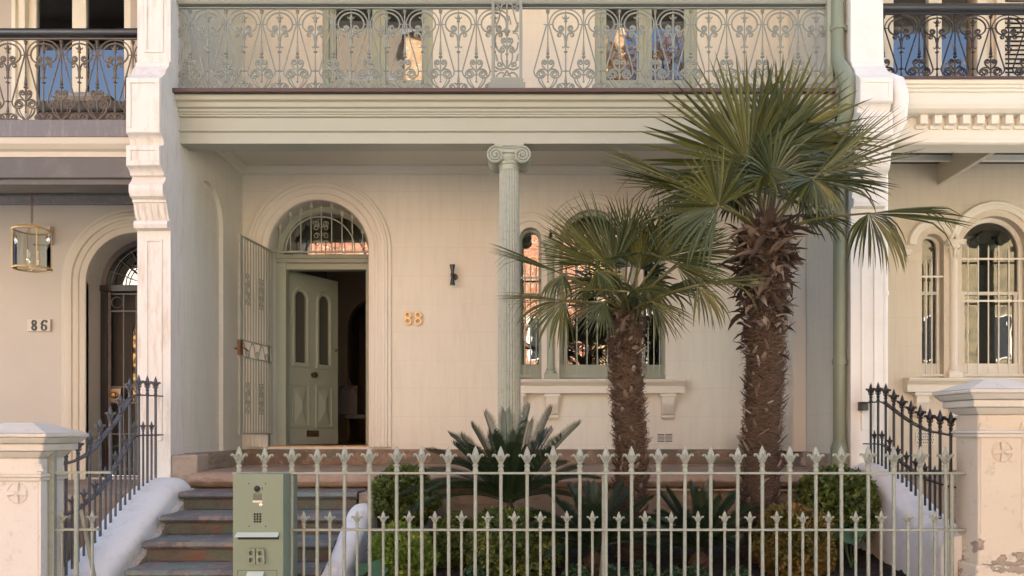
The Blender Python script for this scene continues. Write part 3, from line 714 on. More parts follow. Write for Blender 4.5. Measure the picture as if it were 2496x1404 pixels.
# ------------------------------------------------------------------ wall fittings
wl = thing('wall_light', at(1103, 670, 9.9), 'black double cone wall light beside the brass numbers', 'wall light')
p = at(1103, 670, 9.9)
MB().lathe((p.x, p.y, p.z), [(.034, -.125), (.034, -.12), (.016, -.02), (.026, -.018), (.026, -.005), (.02, 0), (.026, .006), (.026, .018), (.016, .02), (.034, .12), (.034, .125)], 20).build('lamp_shade', 'black_gloss', wl, smooth=True)
MB().tube([(p.x, p.y, p.z), (p.x+.02, p.y+.06, p.z-.01), (p.x+.02, D0-.005, p.z-.01)], .012, 8).add(*(lambda c: ([(c[0]+.04*math.cos(2*PI*j/20), D0-.002-.014*k, c[2]+.04*math.sin(2*PI*j/20)) for k in (0, 1) for j in range(20)], [(j, (j+1) % 20, (j+1) % 20+20, j+20) for j in range(20)]+[tuple(range(20, 40))]))((p.x+.02, 0, p.z-.01))).build('wall_mount', 'black_gloss', wl, smooth=True)
def ring8(mb, cx, cz, s, y0, y1, oval=1.0, thick=.5, split=(.28, .25)):
    # an 8 as two flat rings that run into each other; s = height
    r1, r2 = s*split[1]*1.06, s*split[0]; c1, c2 = cz+s/2-r1, cz-s/2+r2; n = 28
    for r, c, dy in ((r2, c2, 0), (r1, c1, .0006)):
        vs = []
        for yy in (y0-dy, y1):
            for k in (1, thick): vs += [(cx+r*k*oval*math.cos(2*PI*i/n), yy, c+r*k*math.sin(2*PI*i/n)) for i in range(n)]
        fs = []
        for i in range(n):
            j = (i+1) % n; fs += [(i, j, n+j, n+i), (2*n+i, 3*n+i, 3*n+j, 2*n+j), (i, 2*n+i, 2*n+j, j), (n+i, n+j, 3*n+j, 3*n+i)]
        mb.add(vs, fs)
hn = thing('house_number', at(1006, 776, 9.98), 'shiny brass 88 screwed to the cream wall right of the front door', 'house number', 'house numbers')
for px_ in (994, 1019):
    n8 = MB(); ring8(n8, xx(px_, 9.97), zz(776, 9.97), .168, 9.962, 9.978, .98, .55)
    n8.build('numeral', 'brass', hn)
mb_ = MB()
for px_ in (994, 1019):
    for dy in (.073, -.073): lathe_y(mb_, (xx(px_, 9.97), 9.9625, zz(776, 9.97)+dy), [(.0045, 0), (.003, .003)], 8)
mb_.build('screw', 'dark', hn)

# ------------------------------------------------------------------ party walls with moulded piers
def party(name, xl, xr, label, piermat, left, prof, sidemat, niche, blocks, pmat2=None, zbot=1.1):
    T = thing(name, ((xl+xr)/2, 8.0, 0), label, 'wall', 'party walls between the terrace houses')
    MB().box(xl+.03, xr-.05, 8.3, 10.45, .1, 8.6).build('wall_core', sidemat, T)
    hs_ = [archpath(*niche, n=20)] if niche else []
    if left:  # the panel seen from the middle house
        MB().poly([(8.32, zbot+.26), (D0, zbot+.26), (D0, 8.3), (8.32, 8.3)], hs_, lambda u, v: (xr, u, v), lambda u, v: (xr-.055, u, v)).build('side_panel', sidemat, T)
    pier = MB().extx([(8.31, 8.3)]+[(8.02, 8.3)]+prof+[(8.02, .15), (8.31, .15)], xl, xr)
    pier.build('pier', piermat, T, smooth=True)
    fr_ = MB()
    for (a0, a1, z0, z1, D, b) in blocks:
        fr_.box(a0, a1, D-.012, D+.004, z1-b, z1).box(a0, a1, D-.012, D+.004, z0, z0+b).box(a0, a0+b, D-.012, D+.004, z0+b, z1-b).box(a1-b, a1, D-.012, D+.004, z0+b, z1-b)
    fr_.build('panel_moulding', piermat, T, bevel=.004)
    return T
pl_prof = [(8.02,5.26),(7.99,5.24),(7.985,5.20),(7.93,5.15),(7.90,5.09),(7.86,5.05),(7.83,5.03),(7.80,5.005),(7.80,4.47),(7.83,4.465),(7.87,4.43),(7.88,4.39),(7.83,4.36),(7.80,4.355),(7.80,4.155),(7.83,4.15),(7.87,4.12),(7.88,4.09),(7.92,4.085),(7.90,4.04),(7.85,3.99),(7.845,3.93),(7.87,3.885),(7.92,3.865),(7.92,3.84),(7.94,3.84),(7.95,3.78),(7.98,3.71),(8.0,3.67),(7.95,3.665),(7.935,3.63),(7.95,3.595),(8.0,3.59),(8.02,3.58)]
PL = party('party_wall', -3.93, XL, 'weathered pinkish white pier and cream side wall left of the green balcony', 'pier_white', True, pl_prof, 'side_cream', (8.98, .40, 1.37, 3.96),
    [(-3.925, -3.605, 4.475, 5.0, 7.80, .045), (-3.925, -3.605, 4.16, 4.35, 7.80, .045), (-3.86, -3.67, 5.35, 8.0, 8.02, .03), (-3.85, -3.68, 1.5, 3.5, 8.02, .025)])
# fluting under the scroll and niche back
fb = MB()
for i in range(5): x = -3.90+i*.066; fb.tube([(x, 7.945, 3.83), (x, 7.95, 3.78), (x, 7.98, 3.71), (x, 7.995, 3.68)], .016, 6)
fb.build('fluting', 'pier_white', PL)
MB().box(-3.45-.15, XL+.035, 8.3, 9.99, zN-.02, 1.37).box(-3.60, -3.34, 8.03, 8.32, .75, 1.36).build('stone_base', 'sandstone_grey', PL, bevel=.02)
pr_prof = [(8.02,5.26),(7.99,5.24),(7.985,5.20),(7.93,5.15),(7.90,5.09),(7.86,5.05),(7.80,5.01),(7.80,4.77),(7.83,4.765),(7.86,4.735),(7.87,4.70),(7.83,4.68),(7.80,4.675),(7.80,4.44),(7.83,4.43),(7.87,4.40),(7.88,4.37),(7.92,4.36),(7.90,4.31),(7.85,4.26),(7.845,4.20),(7.87,4.15),(7.92,4.12),(7.94,4.1),(7.95,4.04),(7.98,3.95),(8.0,3.90),(7.95,3.89),(7.935,3.85),(7.95,3.81),(8.02,3.80)]
PR = party('party_wall', 3.15, 3.47, 'clean white pier between the green downpipe and the black balcony on the right', 'pier_white_clean', False, pr_prof, 'side_cream', None,
    [(3.155, 3.465, 4.78, 5.0, 7.80, .04), (3.155, 3.465, 4.45, 4.67, 7.80, .04), (3.25, 3.40, 1.6, 3.7, 8.02, .025)])
MB().box(3.15, 3.20, 8.31, D0-.001, 1.12, 8.3).build('side_panel', 'side_cream', PR)
MB().box(3.08, 3.15, 8.05, 9.9, .9, 1.36).build('stone_base', 'sandstone_grey', PR, bevel=.02)

# downpipes
dp = thing('downpipe', (3.0, 8.1, 1.1), 'sage green round downpipe at the right end of the green balcony', 'downpipe', 'downpipes')
X = xx(2046, 8.12)
q = MB().tube([(X, 8.12, 1.12), (X, 8.12, 4.45)], .062, 18)
q.tube([(X, 8.12, 4.45), (X, 8.10, 4.6), (X+.02, 7.99, 4.75), (X+.03, 7.96, 4.9), (X+.02, 7.96, 5.05), (X-.01, 8.02, 5.18), (X-.02, 8.10, 5.30), (X-.02, 8.12, 5.5), (X-.02, 8.12, 6.4)], [.062, .066, .075, .08, .08, .075, .065, .062, .062], 18)
q.tube([(X, 8.12, 1.12), (X, 8.12, 1.42), (X, 8.12, 1.50)], [.088, .088, .062], 18)
q.build('pipe', 'pipe_green', dp, smooth=True)
for z in (2.27, 5.62): MB().tube([(X-(.02 if z > 5 else 0), 8.12, z), (X-(.02 if z > 5 else 0), 8.12, z+.05)], .072, 18).box(X+.05, X+.14, 8.11, 8.15, z, z+.05).build('pipe_bracket', 'pipe_green', dp)
MB().box(X-.115, X-.06, 8.13, 8.22, 5.02, 6.6).build('corner_post', 'green', H)
dw = thing('downpipe', (3.5, 8.1, 1.1), 'white downpipe bending round the black balcony on the right pier', 'downpipe', 'downpipes')
X = 3.5
q = MB().tube([(X, 8.06, 1.2), (X, 8.06, 4.3)], .035, 14).tube([(X, 8.06, 4.3), (X+.03, 7.98, 4.5), (X+.07, 7.9, 4.62), (X+.08, 7.88, 4.85), (X+.06, 7.92, 5.0), (X, 8.02, 5.1), (X-.04, 8.08, 5.2), (X-.06, 8.1, 6.5)], [.04, .06, .075, .08, .08, .06, .045, .045], 14)
q.build('pipe', 'pier_white_clean', dw, smooth=True)
MB().tube([(X, 8.06, 2.95), (X, 8.06, 2.99)], .043, 14).build('pipe_bracket', 'pier_white_clean', dw)
MB().tube([(X-.055, 8.1, 5.6), (X-.055, 8.1, 5.65)], .052, 14).build('pipe_bracket', 'pier_white_clean', dw)

# ------------------------------------------------------------------ the left house
L = thing('terrace_house', (-5.5, 10, 0), 'pinkish terrace house number 86 on the left with dark iron balcony and shut arched door', 'house', 'terrace houses')
LX0, LX1 = -9.5, -3.9
lc, lz, lr = -4.91, 3.43, .62
lfd = [(xx(30, 10), xx(318, 10))]
MB().poly([(LX0, .9), (LX1, .9), (LX1, 8.3), (LX0, 8.3)], [archpath(lc, lr, 1.02, lz, n=30), [(lfd[0][0], 4.8), (lfd[0][0], 7.5), (lfd[0][1], 7.5), (lfd[0][1], 4.8)]], lambda u, v: (u, D0, v), lambda u, v: (u, D0+.44, v)).build('facade_wall', 'wall_pink', L)
ml = [(0, -.05), (0, .02), (.03, .03), (.07, .03), (.08, .045), (.11, .05), (.12, .035), (.15, .035), (.16, .055), (.2, .06), (.21, .045), (.24, .045), (.26, .02), (.30, .018), (.305, 0)]
arch_mould(MB(), lc, lr, 1.0, lz, ml, fr, 40).build('door_surround', 'pink_trim', L, smooth=True)
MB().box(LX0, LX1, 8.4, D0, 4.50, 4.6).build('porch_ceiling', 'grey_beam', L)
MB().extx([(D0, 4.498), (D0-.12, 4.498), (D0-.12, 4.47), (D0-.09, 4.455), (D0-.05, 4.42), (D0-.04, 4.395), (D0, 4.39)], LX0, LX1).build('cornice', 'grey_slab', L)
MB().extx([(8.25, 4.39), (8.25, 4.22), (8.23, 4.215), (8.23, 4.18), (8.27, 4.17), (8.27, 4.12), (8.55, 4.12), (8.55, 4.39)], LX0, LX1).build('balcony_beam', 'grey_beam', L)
MB().extx([(8.15, 4.56), (8.16, 4.50), (8.2, 4.46), (8.24, 4.445), (8.24, 4.392), (8.6, 4.392), (8.6, 4.56)], LX0, LX1).build('balcony_moulding', 'pink_trim', L)
MB().box(LX0, LX1, 8.14, D0-.01, 4.562, 4.735).build('balcony_slab_edge', 'grey_slab', L, bevel=.006)
MB().box(LX0, LX1, 8.1, 8.3, 7.3, 7.75).box(LX0, LX1, 8.3, D0, 7.65, 7.75).build('verandah_roof', 'grey_beam', L)
MB().extx([(7.9, 7.76), (D0, 8.3), (14, 10.6), (18, 9.0), (18, 8.3)], LX0, LX1).build('roof', 'grey_slab', L)
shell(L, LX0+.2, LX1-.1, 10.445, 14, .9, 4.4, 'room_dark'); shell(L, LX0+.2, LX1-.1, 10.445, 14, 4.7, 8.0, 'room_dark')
MB().box(LX0+.1, LX1, 7.6, 9.98, .5, 1.0).build('porch_floor', 'sandstone_base', L, bevel=.02)
MB().box(LX0+.1, LX1-.4, 7.25, 7.59, .4, .78).box(LX0+.1, LX1-.4, 6.9, 7.24, .3, .58).build('front_step', 'sandstone_base', L, bevel=.02)
balustrade(L, 'balcony_balustrade', 'rust_iron', 'black_gloss', LX0, -3.93, 8.2, zz(296, 8.2), zz(97, 8.2), 62.7-87.2*3)
# balcony doors with curtains
a, b = lfd[0]; wn = group_part('balcony_door', L); m_ = (a+b)/2
f_ = MB().box(a, a+.05, D0-.02, D0+.16, 4.8, 7.5).box(a+.05, a+.10, D0+.02, D0+.16, 4.8, 7.5).box(a+.10, a+.16, D0-.01, D0+.16, 4.8, 7.5).box(a+.16, a+.26, D0+.06, D0+.14, 4.8, 7.5).box(b-.09, b, D0+.02, D0+.14, 4.8, 7.5)
gl_l, gl_m0, gl_m1, gl_r = xx(82, 10.1), xx(180, 10.1), xx(214, 10.1), xx(305, 10.1)
f_.box(gl_m0, gl_m1, D0+.06, D0+.14, 4.8, 7.5).box(a+.26, b-.09, D0+.06, D0+.14, 4.8, 5.5)
f_.build('door_leaf', 'render_cream', wn, bevel=.004)
MB().box(gl_l-.1, gl_m0, D0+.1, D0+.105, 5.5, 7.5).box(gl_m1, gl_r+.1, D0+.1, D0+.105, 5.5, 7.5).build('pane', 'window_glass', wn)
cu = MB(); n_ = 220
vs = [(a+(b-a)*i/n_, D0+.26+.045*math.sin(i*.42)+.02*math.sin(i*.17+1), z) for z in (4.85, 7.45) for i in range(n_+1)]
cu.add(vs, [(i, i+1, i+n_+2, i+n_+1) for i in range(n_)]); cu.build('curtain', 'curtain', wn, smooth='all')
# left front door
ldr = group_part('front_door', L); Dd = D0+.42
f_ = MB().box(lc-.62, lc-.54, Dd-.1, Dd+.05, 1.02, 3.42).box(lc+.54, lc+.62, Dd-.1, Dd+.05, 1.02, 3.42).box(lc-.62, lc+.62, Dd-.12, Dd+.05, 3.38, 3.46)
arch_mould(f_, lc, lr-.06, 3.4, lz, [(0, -.45), (0, -.34), (.06, -.32)], fr, 28, False)
f_.build('door_frame', 'black_iron', ldr, bevel=.003)
MB().poly(archpath(lc, .56, 3.46, lz+.02, n=24), [], lambda u, v: (u, Dd, v), lambda u, v: (u, Dd+.005, v)).build('pane', 'window_glass', ldr)
s_ = MB()
for i in range(1, 9): a_ = PI*i/9; s_.tube([(lc+.1*math.cos(a_), Dd-.04, 3.46+.1*math.sin(a_)), (lc+.56*math.cos(a_), Dd-.04, 3.46+.56*math.sin(a_))], .007, 5)
for r_ in (.1, .32, .5): s_.tube([(lc+r_*math.cos(PI*i/20), Dd-.045, 3.46+r_*math.sin(PI*i/20)) for i in range(21)], .007, 5)
s_.build('fanlight_grille', 'blue_grey_iron', ldr)
MB().poly([(lc-.54, 1.02), (lc+.54, 1.02), (lc+.54, 3.38), (lc-.54, 3.38)], [archpath(lc-.17, .12, 1.95, 2.9, n=12), archpath(lc+.2, .12, 1.95, 2.9, n=12)], lambda u, v: (u, Dd+.06, v), lambda u, v: (u, Dd+.10, v)).build('door_leaf', 'room_dark', ldr)
MB().box(lc-.3, lc+.33, Dd+.08, Dd+.085, 1.9, 3.05).build('leadlight', 'lit_leadlight', ldr)
s_ = MB().box(lc-.53, lc-.49, Dd-.09, Dd-.07, 1.05, 3.37).box(lc+.49, lc+.53, Dd-.09, Dd-.07, 1.05, 3.37)
for x in (-.33, -.17, 0, .17, .33): s_.box(lc+x-.007, lc+x+.007, Dd-.085, Dd-.07, 1.05, 3.34)
for z in (1.1, 1.55, 1.95, 2.15, 3.12, 3.34): s_.box(lc-.49, lc+.49, Dd-.09, Dd-.075, z, z+.018)
for z in (3.24,): s_.tube([(lc-.41+.07*math.cos(2*PI*i/20), Dd-.09, z+.07*math.sin(2*PI*i/20)) for i in range(21)], .008, 5)
s_.tube([(lc-.41+.09*math.cos(2*PI*i/20), Dd-.09, 1.32+.09*math.sin(2*PI*i/20)) for i in range(21)], .008, 5)
s_.build('security_grille', 'blue_grey_iron', ldr)
lathe_y(MB().box(lc-.5, lc-.36, Dd-.095, Dd-.09, 1.97, 2.14), (lc-.44, Dd-.095, 2.055), [(.045, 0), (.045, .01), (.03, .02), (.035, .05), (.015, .06)]).build('door_knob', 'old_brass', ldr, smooth=True)
# number plaque
sgn = thing('house_number', at(95, 793, 9.97), 'dark numerals 86 on a cream tile beside the left arched door', 'house number', 'house numbers')
MB().box(xx(68, 9.98), xx(124, 9.98), 9.965, 9.995, zz(808, 9.98), zz(778, 9.98)).build('tile', 'plaque', sgn, bevel=.004)
n6 = MB(); ring8(n6, xx(83, 9.96), zz(793, 9.96), .135, 9.955, 9.964, .88, .42)
n6.build('numeral', 'numeral', sgn)
n6 = MB(); c6, z6 = xx(107, 9.96), zz(793, 9.96); rr = .040
out = [(c6+rr*.95*math.cos(2*PI*i/24), z6-.028+rr*math.sin(2*PI*i/24)) for i in range(24)]
n6.poly(out, [[(c6+rr*.42*math.cos(2*PI*i/16), z6-.028+rr*.6*math.sin(2*PI*i/16)) for i in range(16)]], lambda u, v: (u, 9.955, v), lambda u, v: (u, 9.964, v))
o6 = [(c6-.040+.002*0, z6-.02)]; arc_o = [(c6+.012+.052*math.cos(a_), z6+.002+.066*math.sin(a_)) for a_ in [PI*.98-(PI*.62)*i/14 for i in range(15)]]
arc_i = [(c6+.014+.028*math.cos(a_), z6-.002+.056*math.sin(a_)) for a_ in [PI*.36+(PI*.62)*i/14 for i in range(15)]]
n6.poly(arc_o+arc_i, [], lambda u, v: (u, 9.9545, v), lambda u, v: (u, 9.9635, v))
lathe_y(n6, (c6+.030, 9.964, z6+.046), [(.013, 0), (.013, .0098)], 12)
n6.build('numeral', 'numeral', sgn)
# lantern and wall box
lan = thing('hanging_lantern', (xx(78, 9.0), 9.0, 3.4), 'round glass and brass lantern hanging on a chain in the left porch', 'lantern')
lx, ly = xx(78, 9.0), 9.0; lt_, lb_ = zz(562, 9.0), zz(655, 9.0); rl = .19
fm_ = MB()
for z in (lt_, lb_): fm_.tube([(lx+rl*math.cos(2*PI*i/32), ly+rl*math.sin(2*PI*i/32), z) for i in range(33)], .011, 6)
for k_ in range(4): a_ = PI/4+PI/2*k_; fm_.tube([(lx+rl*math.cos(a_), ly+rl*math.sin(a_), lb_), (lx+rl*math.cos(a_), ly+rl*math.sin(a_), lt_)], .006, 6); fm_.tube([(lx+rl*math.cos(a_), ly+rl*math.sin(a_), lt_), (lx+.6*rl*math.cos(a_), ly+.6*rl*math.sin(a_), lt_+.05), (lx, ly, lt_+.07)], .006, 6); fm_.tube([(lx+rl*math.cos(a_), ly+rl*math.sin(a_), lb_), (lx, ly, lb_-.01)], .005, 6)
fm_.lathe((lx, ly, lb_-.03), [(.004, 0), (.012, .01), (.012, .03)], 10)
fm_.build('lantern_frame', 'brass', lan, smooth=True)
MB().lathe((lx, ly, lb_), [(rl-.008, .005), (rl-.008, lt_-lb_-.005)], 40, cap=False).build('glass_cylinder', 'lantern_glass', lan, smooth=True)
for k_ in range(3):
    a_ = 2*PI*k_/3+.4; x, yv = lx+.06*math.cos(a_), ly+.06*math.sin(a_)
    MB().tube([(lx, ly, lb_+.03), (x, yv, lb_+.02), (x, yv, lb_+.08)], .006, 6).lathe((x, yv, lb_+.08), [(.02, 0), (.022, .012), (.01, .015)], 10).build('candle_arm', 'chrome', lan)
    MB().lathe((x, yv, lb_+.095), [(.011, 0), (.011, .10), (.008, .105)], 10).build('candle', 'shade_white', lan)
ch = MB(); z = lt_+.07
while z < 4.50:
    ch.tube([(lx+.010*math.cos(2*PI*i/8)*(1 if int(z*1000) % 2 else .2), ly+.010*math.cos(2*PI*i/8)*(.2 if int(z*1000) % 2 else 1), z+.018+.018*math.sin(2*PI*i/8)) for i in range(9)], .0035, 5); z += .029
ch.build('chain', 'old_brass', lan)
jb = thing('junction_box', at(100, 573, 9.96), 'small tan box on the wall behind the glass lantern', 'box')
MB().box(xx(80, 9.95), xx(124, 9.95), 9.93, 9.998, zz(596, 9.95), zz(552, 9.95)).box(xx(92, 9.95), xx(112, 9.95), 9.925, 9.93, zz(562, 9.95), zz(556, 9.95)).build('box_body', 'pink_trim', jb, bevel=.006)
# balcony seat
so = thing('outdoor_sofa', (-4.9, 9.2, 4.74), 'dark wicker outdoor sofa with pale seat cushion behind the left balcony rail', 'sofa')
sx0, sx1 = xx(108, 8.9), xx(345, 8.9)
MB().box(sx0, sx1, 8.75, 9.5, 4.80, 5.06).box(sx1-.12, sx1, 8.75, 9.5, 5.06, 5.45).build('wicker_base', 'wicker', so, bevel=.02)
MB().box(sx0, sx1-.13, 8.74, 9.45, 5.063, 5.18).build('seat_cushion', 'cushion_dark', so, bevel=.035, seg=3)
def pillow(c, w_, d_, h_, name, mat, parent):
    vs = []; fs = []; n = 12
    for j in range(n+1):
        for i in range(n+1):
            u = -1+2*i/n; v = -1+2*j/n; t_ = (1-abs(u)**2.6)*(1-abs(v)**2.6); vs.append((c[0]+u*w_*(1-.06*(1-abs(v))), c[1]+v*d_, c[2]+h_*math.sqrt(max(t_, 0))))
    m0 = len(vs); vs += [(v_[0], v_[1], 2*c[2]-v_[2]) for v_ in vs[:m0]]
    for j in range(n):
        for i in range(n): a_ = j*(n+1)+i; fs += [(a_, a_+1, a_+n+2, a_+n+1), (a_+m0, a_+n+1+m0, a_+n+2+m0, a_+1+m0)]
    return MB().add(vs, fs).build(name, mat, parent, smooth='all')
pi_ = pillow((xx(205, 8.9), 9.05, 5.26), .33, .22, .09, 'scatter_cushion', 'cushion', so)
tb = thing('low_table', (xx(52, 8.8), 8.9, 4.74), 'dark wicker low table at the left end of the left balcony', 'table')
MB().box(xx(-20, 8.8), xx(78, 8.8), 8.6, 9.1, 4.80, 4.92).build('table_top', 'wicker', tb, bevel=.01)
MB().box(xx(-10, 8.8), xx(-2, 8.8), 8.65, 8.7, 4.737, 4.80).box(xx(62, 8.8), xx(70, 8.8), 8.65, 8.7, 4.737, 4.80).build('leg', 'wicker', tb)

# ------------------------------------------------------------------ the right house
Rr = thing('terrace_house', (5.5, 10, 0), 'peach terrace house on the right with black iron balcony and toothed cornice', 'house', 'terrace houses')
RX0, RX1 = 3.45, 9.5; rcx = xx(2425, 10); rzb = 2.25; rzs = 3.85
hs = [archpath(rcx+o_, hw, rzb, rzs+(.05 if hw < .2 else 0), n=20) for o_, hw in tri]
ra, rb = xx(2150, 10), xx(2378, 10)
hs.append([(ra, 5.15), (ra, 7.6), (rb, 7.6), (rb, 5.15)]); hs.append([(xx(2440, 10), 5.15), (xx(2440, 10), 7.6), (xx(2700, 10), 7.6), (xx(2700, 10), 5.15)])
MB().poly([(RX0, 1.1), (RX1, 1.1), (RX1, 8.6), (RX0, 8.6)], hs, lambda u, v: (u, D0, v), lambda u, v: (u, D0+.44, v)).build('facade_wall', 'wall_peach', Rr)
tri_save = None
triple_window(Rr, rcx, rzb, rzs, D0, 'white_trim', 'white_trim', 'white_trim')
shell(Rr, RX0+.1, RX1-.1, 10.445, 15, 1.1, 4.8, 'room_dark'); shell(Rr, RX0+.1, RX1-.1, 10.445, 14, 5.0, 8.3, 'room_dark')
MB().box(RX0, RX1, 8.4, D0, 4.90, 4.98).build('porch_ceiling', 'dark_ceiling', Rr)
bm_ = MB().box(5.0, 5.06, 8.45, D0, 4.64, 4.899)
bm_.build('ceiling_joist', 'pink_trim', Rr, bevel=.004)
MB().box(RX0, 4.998, 9.25, 9.30, 4.83, 4.899).box(5.062, RX1, 9.25, 9.30, 4.83, 4.899).build('ceiling_batten', 'pier_white_clean', Rr); MB().box(RX0, 4.998, 9.66, 9.71, 4.83, 4.899).box(5.062, RX1, 9.66, 9.71, 4.83, 4.899).build('ceiling_batten', 'pier_white_clean', Rr)
cpf = [(7.97,5.065),(7.98,5.03),(8.0,5.02),(8.0,5.0),(8.02,4.99),(8.02,4.97),(8.04,4.96),(8.04,4.93),(8.03,4.93),(8.03,4.85),(8.05,4.81),(8.09,4.785),(8.14,4.778),(8.2,4.775),(8.2,4.56),(8.18,4.55),(8.18,4.52),(8.2,4.505),(8.45,4.505),(8.45,4.9),(8.6,4.9),(8.6,5.065)]
MB().extx(cpf, 3.56, RX1).build('balcony_cornice', 'white_trim', Rr, bevel=.002)
dn = MB().box(0, .075, 8.12-8.17, 8.201-8.17, 4.69, 4.776).box(-.02, .075, 8.175-8.17, 8.201-8.17, 4.655, 4.688).build('dentil', 'white_trim'); dme = dn.data; bpy.data.objects.remove(dn)
xd = xx(2238, 8.17)
while xd < RX1-2.4:
    o = bpy.data.objects.new('dentil', dme); COL.objects.link(o); o.parent = Rr; o.location = Vector((xd, 8.17, 0))-origin(Rr); xd += .143
MB().box(3.56, RX1, 8.05, D0-.01, 5.07, 5.087).build('balcony_floor', 'pale_floor', Rr); MB().box(3.56, RX1, 7.95, 8.045, 5.066, 5.09).build('balcony_slab_edge', 'brown_edge', Rr)
MB().box(RX0, RX1, 8.1, 8.3, 7.55, 8.0).box(RX0, RX1, 8.3, D0, 7.9, 8.0).build('verandah_roof', 'white_trim', Rr)
MB().extx([(7.9, 8.01), (D0, 8.6), (14, 10.8), (18, 9.2), (18, 8.6)], RX0, RX1).build('roof', 'grey_slab', Rr)
balustrade(Rr, 'balcony_balustrade', 'black_iron', 'black_gloss', 3.52, RX1-1, 8.2, zz(211, 8.2), zz(36, 8.2), 2239.6-86.3, capw=.045)
wn = group_part('balcony_door', Rr)
g0, g1, g2, g3 = xx(2172, 10.1), xx(2257, 10.1), xx(2289, 10.1), xx(2357, 10.1)
MB().box(ra, g0, D0+.03, D0+.14, 5.15, 7.6).box(g1, g2, D0+.03, D0+.14, 5.15, 7.6).box(g0, g1, D0+.05, D0+.14, 5.15, 5.92).box(g2, g3, D0+.05, D0+.14, 5.15, 5.92).box(xx(2385, 10)-.03, xx(2402, 10), D0-.03, D0+.0, 5.15, 7.6).build('door_leaf', 'white_trim', wn, bevel=.004)
MB().box(g0, g1, D0+.1, D0+.105, 5.92, 7.6).box(g2, g3, D0+.1, D0+.105, 5.92, 7.6).build('pane', 'window_glass', wn)
sh = MB().box(xx(2424, 10), xx(2444, 10), D0-.05, D0-.01, 5.15, 7.6); z = 5.2
while z < 7.5: sh.add([(xx(2444, 10), D0-.045, z), (xx(2700, 10), D0-.045, z), (xx(2700, 10), D0-.01, z+.05), (xx(2444, 10), D0-.01, z+.05)], [(0, 1, 2, 3)]); z += .055
sh.build('shutter', 'white_trim', Rr)
MB().box(3.49, RX1, 7.9, 9.98, .6, 1.12).build('porch_floor', 'sandstone_base', Rr, bevel=.02)
v_ = MB(); vx0, vx1, vz0, vz1 = xx(2232, 10), xx(2278, 10), zz(1084, 10), zz(1052, 10)
v_.box(vx0, vx1, D0-.012, D0+.001, vz0, vz1)
vo = v_.build('wall_vent', 'white_trim', Rr)
v_ = MB()
for j in range(4):
    for i in range(9): x = vx0+.015+i*.023+(j % 2)*.008; zq = vz0+.018+j*.036; v_.box(x, x+.012, D0-.014, D0-.011, zq, zq+.012).box(x, x+.005, D0-.014, D0-.011, zq+.012, zq+.024)
v_.build('vent_slot', 'dark', vo)

rc = group_part('verandah_column', Rr)
for ch in list(colm.children):
    c2_ = ch.copy(); COL.objects.link(c2_); c2_.parent = rc; c2_.matrix_parent_inverse = Matrix(); c2_.location = origin(H)+Vector((6.95, 0, 0))-origin(rc)
# ------------------------------------------------------------------ steps
st = thing('stone_steps', (-2.5, 7.2, .3), 'worn stone steps with flaking green and red paint leading up to the porch', 'steps')
tops = [(1.02, 7.63), (.85, 7.14), (.68, 6.70), (.51, 6.32), (.34, 5.98)]
xl_ = [-3.35, -3.30, -3.25, -3.20, -3.18]; xr_ = [-1.67, -1.66, -1.66, -1.66, -1.66]
for i, (zt_, d_) in enumerate(tops):
    back = 8.12 if i == 0 else tops[i-1][1]+.06
    pr = [(back, zt_-.07), (back, zt_), (d_+.04, zt_), (d_+.012, zt_-.006), (d_, zt_-.022), (d_-.002, zt_-.04), (d_+.014, zt_-.056), (d_+.045, zt_-.062), (d_+.05, zt_-.07)]
    MB().extx(pr, xl_[i], xr_[i]).build('tread', 'step_tread', st, smooth=True)
    MB().box(xl_[i]+.02, xr_[i]-.01, d_+.05, back, zt_-.17, zt_-.072).build('riser', 'step_riser', st, bevel=.006)
MB().box(-3.36, -1.66, 8.02, 8.12, .9, zN-.166).build('stone_strip', 'sandstone', st)
MB().box(-1.655, -1.30, 7.66, 8.13, .3, 1.01).box(-1.655, -1.48, 7.20, 7.655, .3, .83).build('cheek_wall', 'sandstone_grey', st, bevel=.015)

# ------------------------------------------------------------------ white sloping kerbs
def kerb(label, xa, xb, path, mat='white_kerb', rad=.09, floor=.1, textured=None):
    # path = [(y, top z)], rounded top
    T = thing('garden_kerb', ((xa(path[0][0])+xb(path[0][0]))/2, path[0][0], floor), label, 'kerb', 'white garden kerbs')
    pts = path; q = []
    for i in range(len(pts)-1):
        for k_ in range(6): t_ = k_/6; q.append((pts[i][0]*(1-t_)+pts[i+1][0]*t_, pts[i][1]*(1-t_)+pts[i+1][1]*t_))
    q.append(pts[-1]); 
    for _ in range(3): q = [q[0]]+[((q[i-1][0]+2*q[i][0]+q[i+1][0])/4, (q[i-1][1]+2*q[i][1]+q[i+1][1])/4) for i in range(1, len(q)-1)]+[q[-1]]
    vs = []; fs = []; prof_n = 12
    for yv, zt_ in q:
        a_, b_ = xa(yv), xb(yv); r_ = min(rad, (b_-a_)/2)
        row = [(a_, yv, floor)]
        for j in range(prof_n+1):
            an = PI*j/prof_n; cxx = a_+r_ if an < PI/2 else b_-r_
            row.append((cxx-r_*math.cos(an), yv, zt_-r_+r_*math.sin(an)+random.uniform(-.0012, .0012)))
        row.append((b_, yv, floor)); vs += row
    n = prof_n+3
    for i in range(len(q)-1):
        for j in range(n-1): fs.append((i*n+j, i*n+j+1, (i+1)*n+j+1, (i+1)*n+j))
    fs += [tuple(range(n)), tuple(range((len(q)-1)*n, len(q)*n))[::-1]]
    MB().add(vs, fs).build('kerb_top', mat, T, smooth=True)
    return T
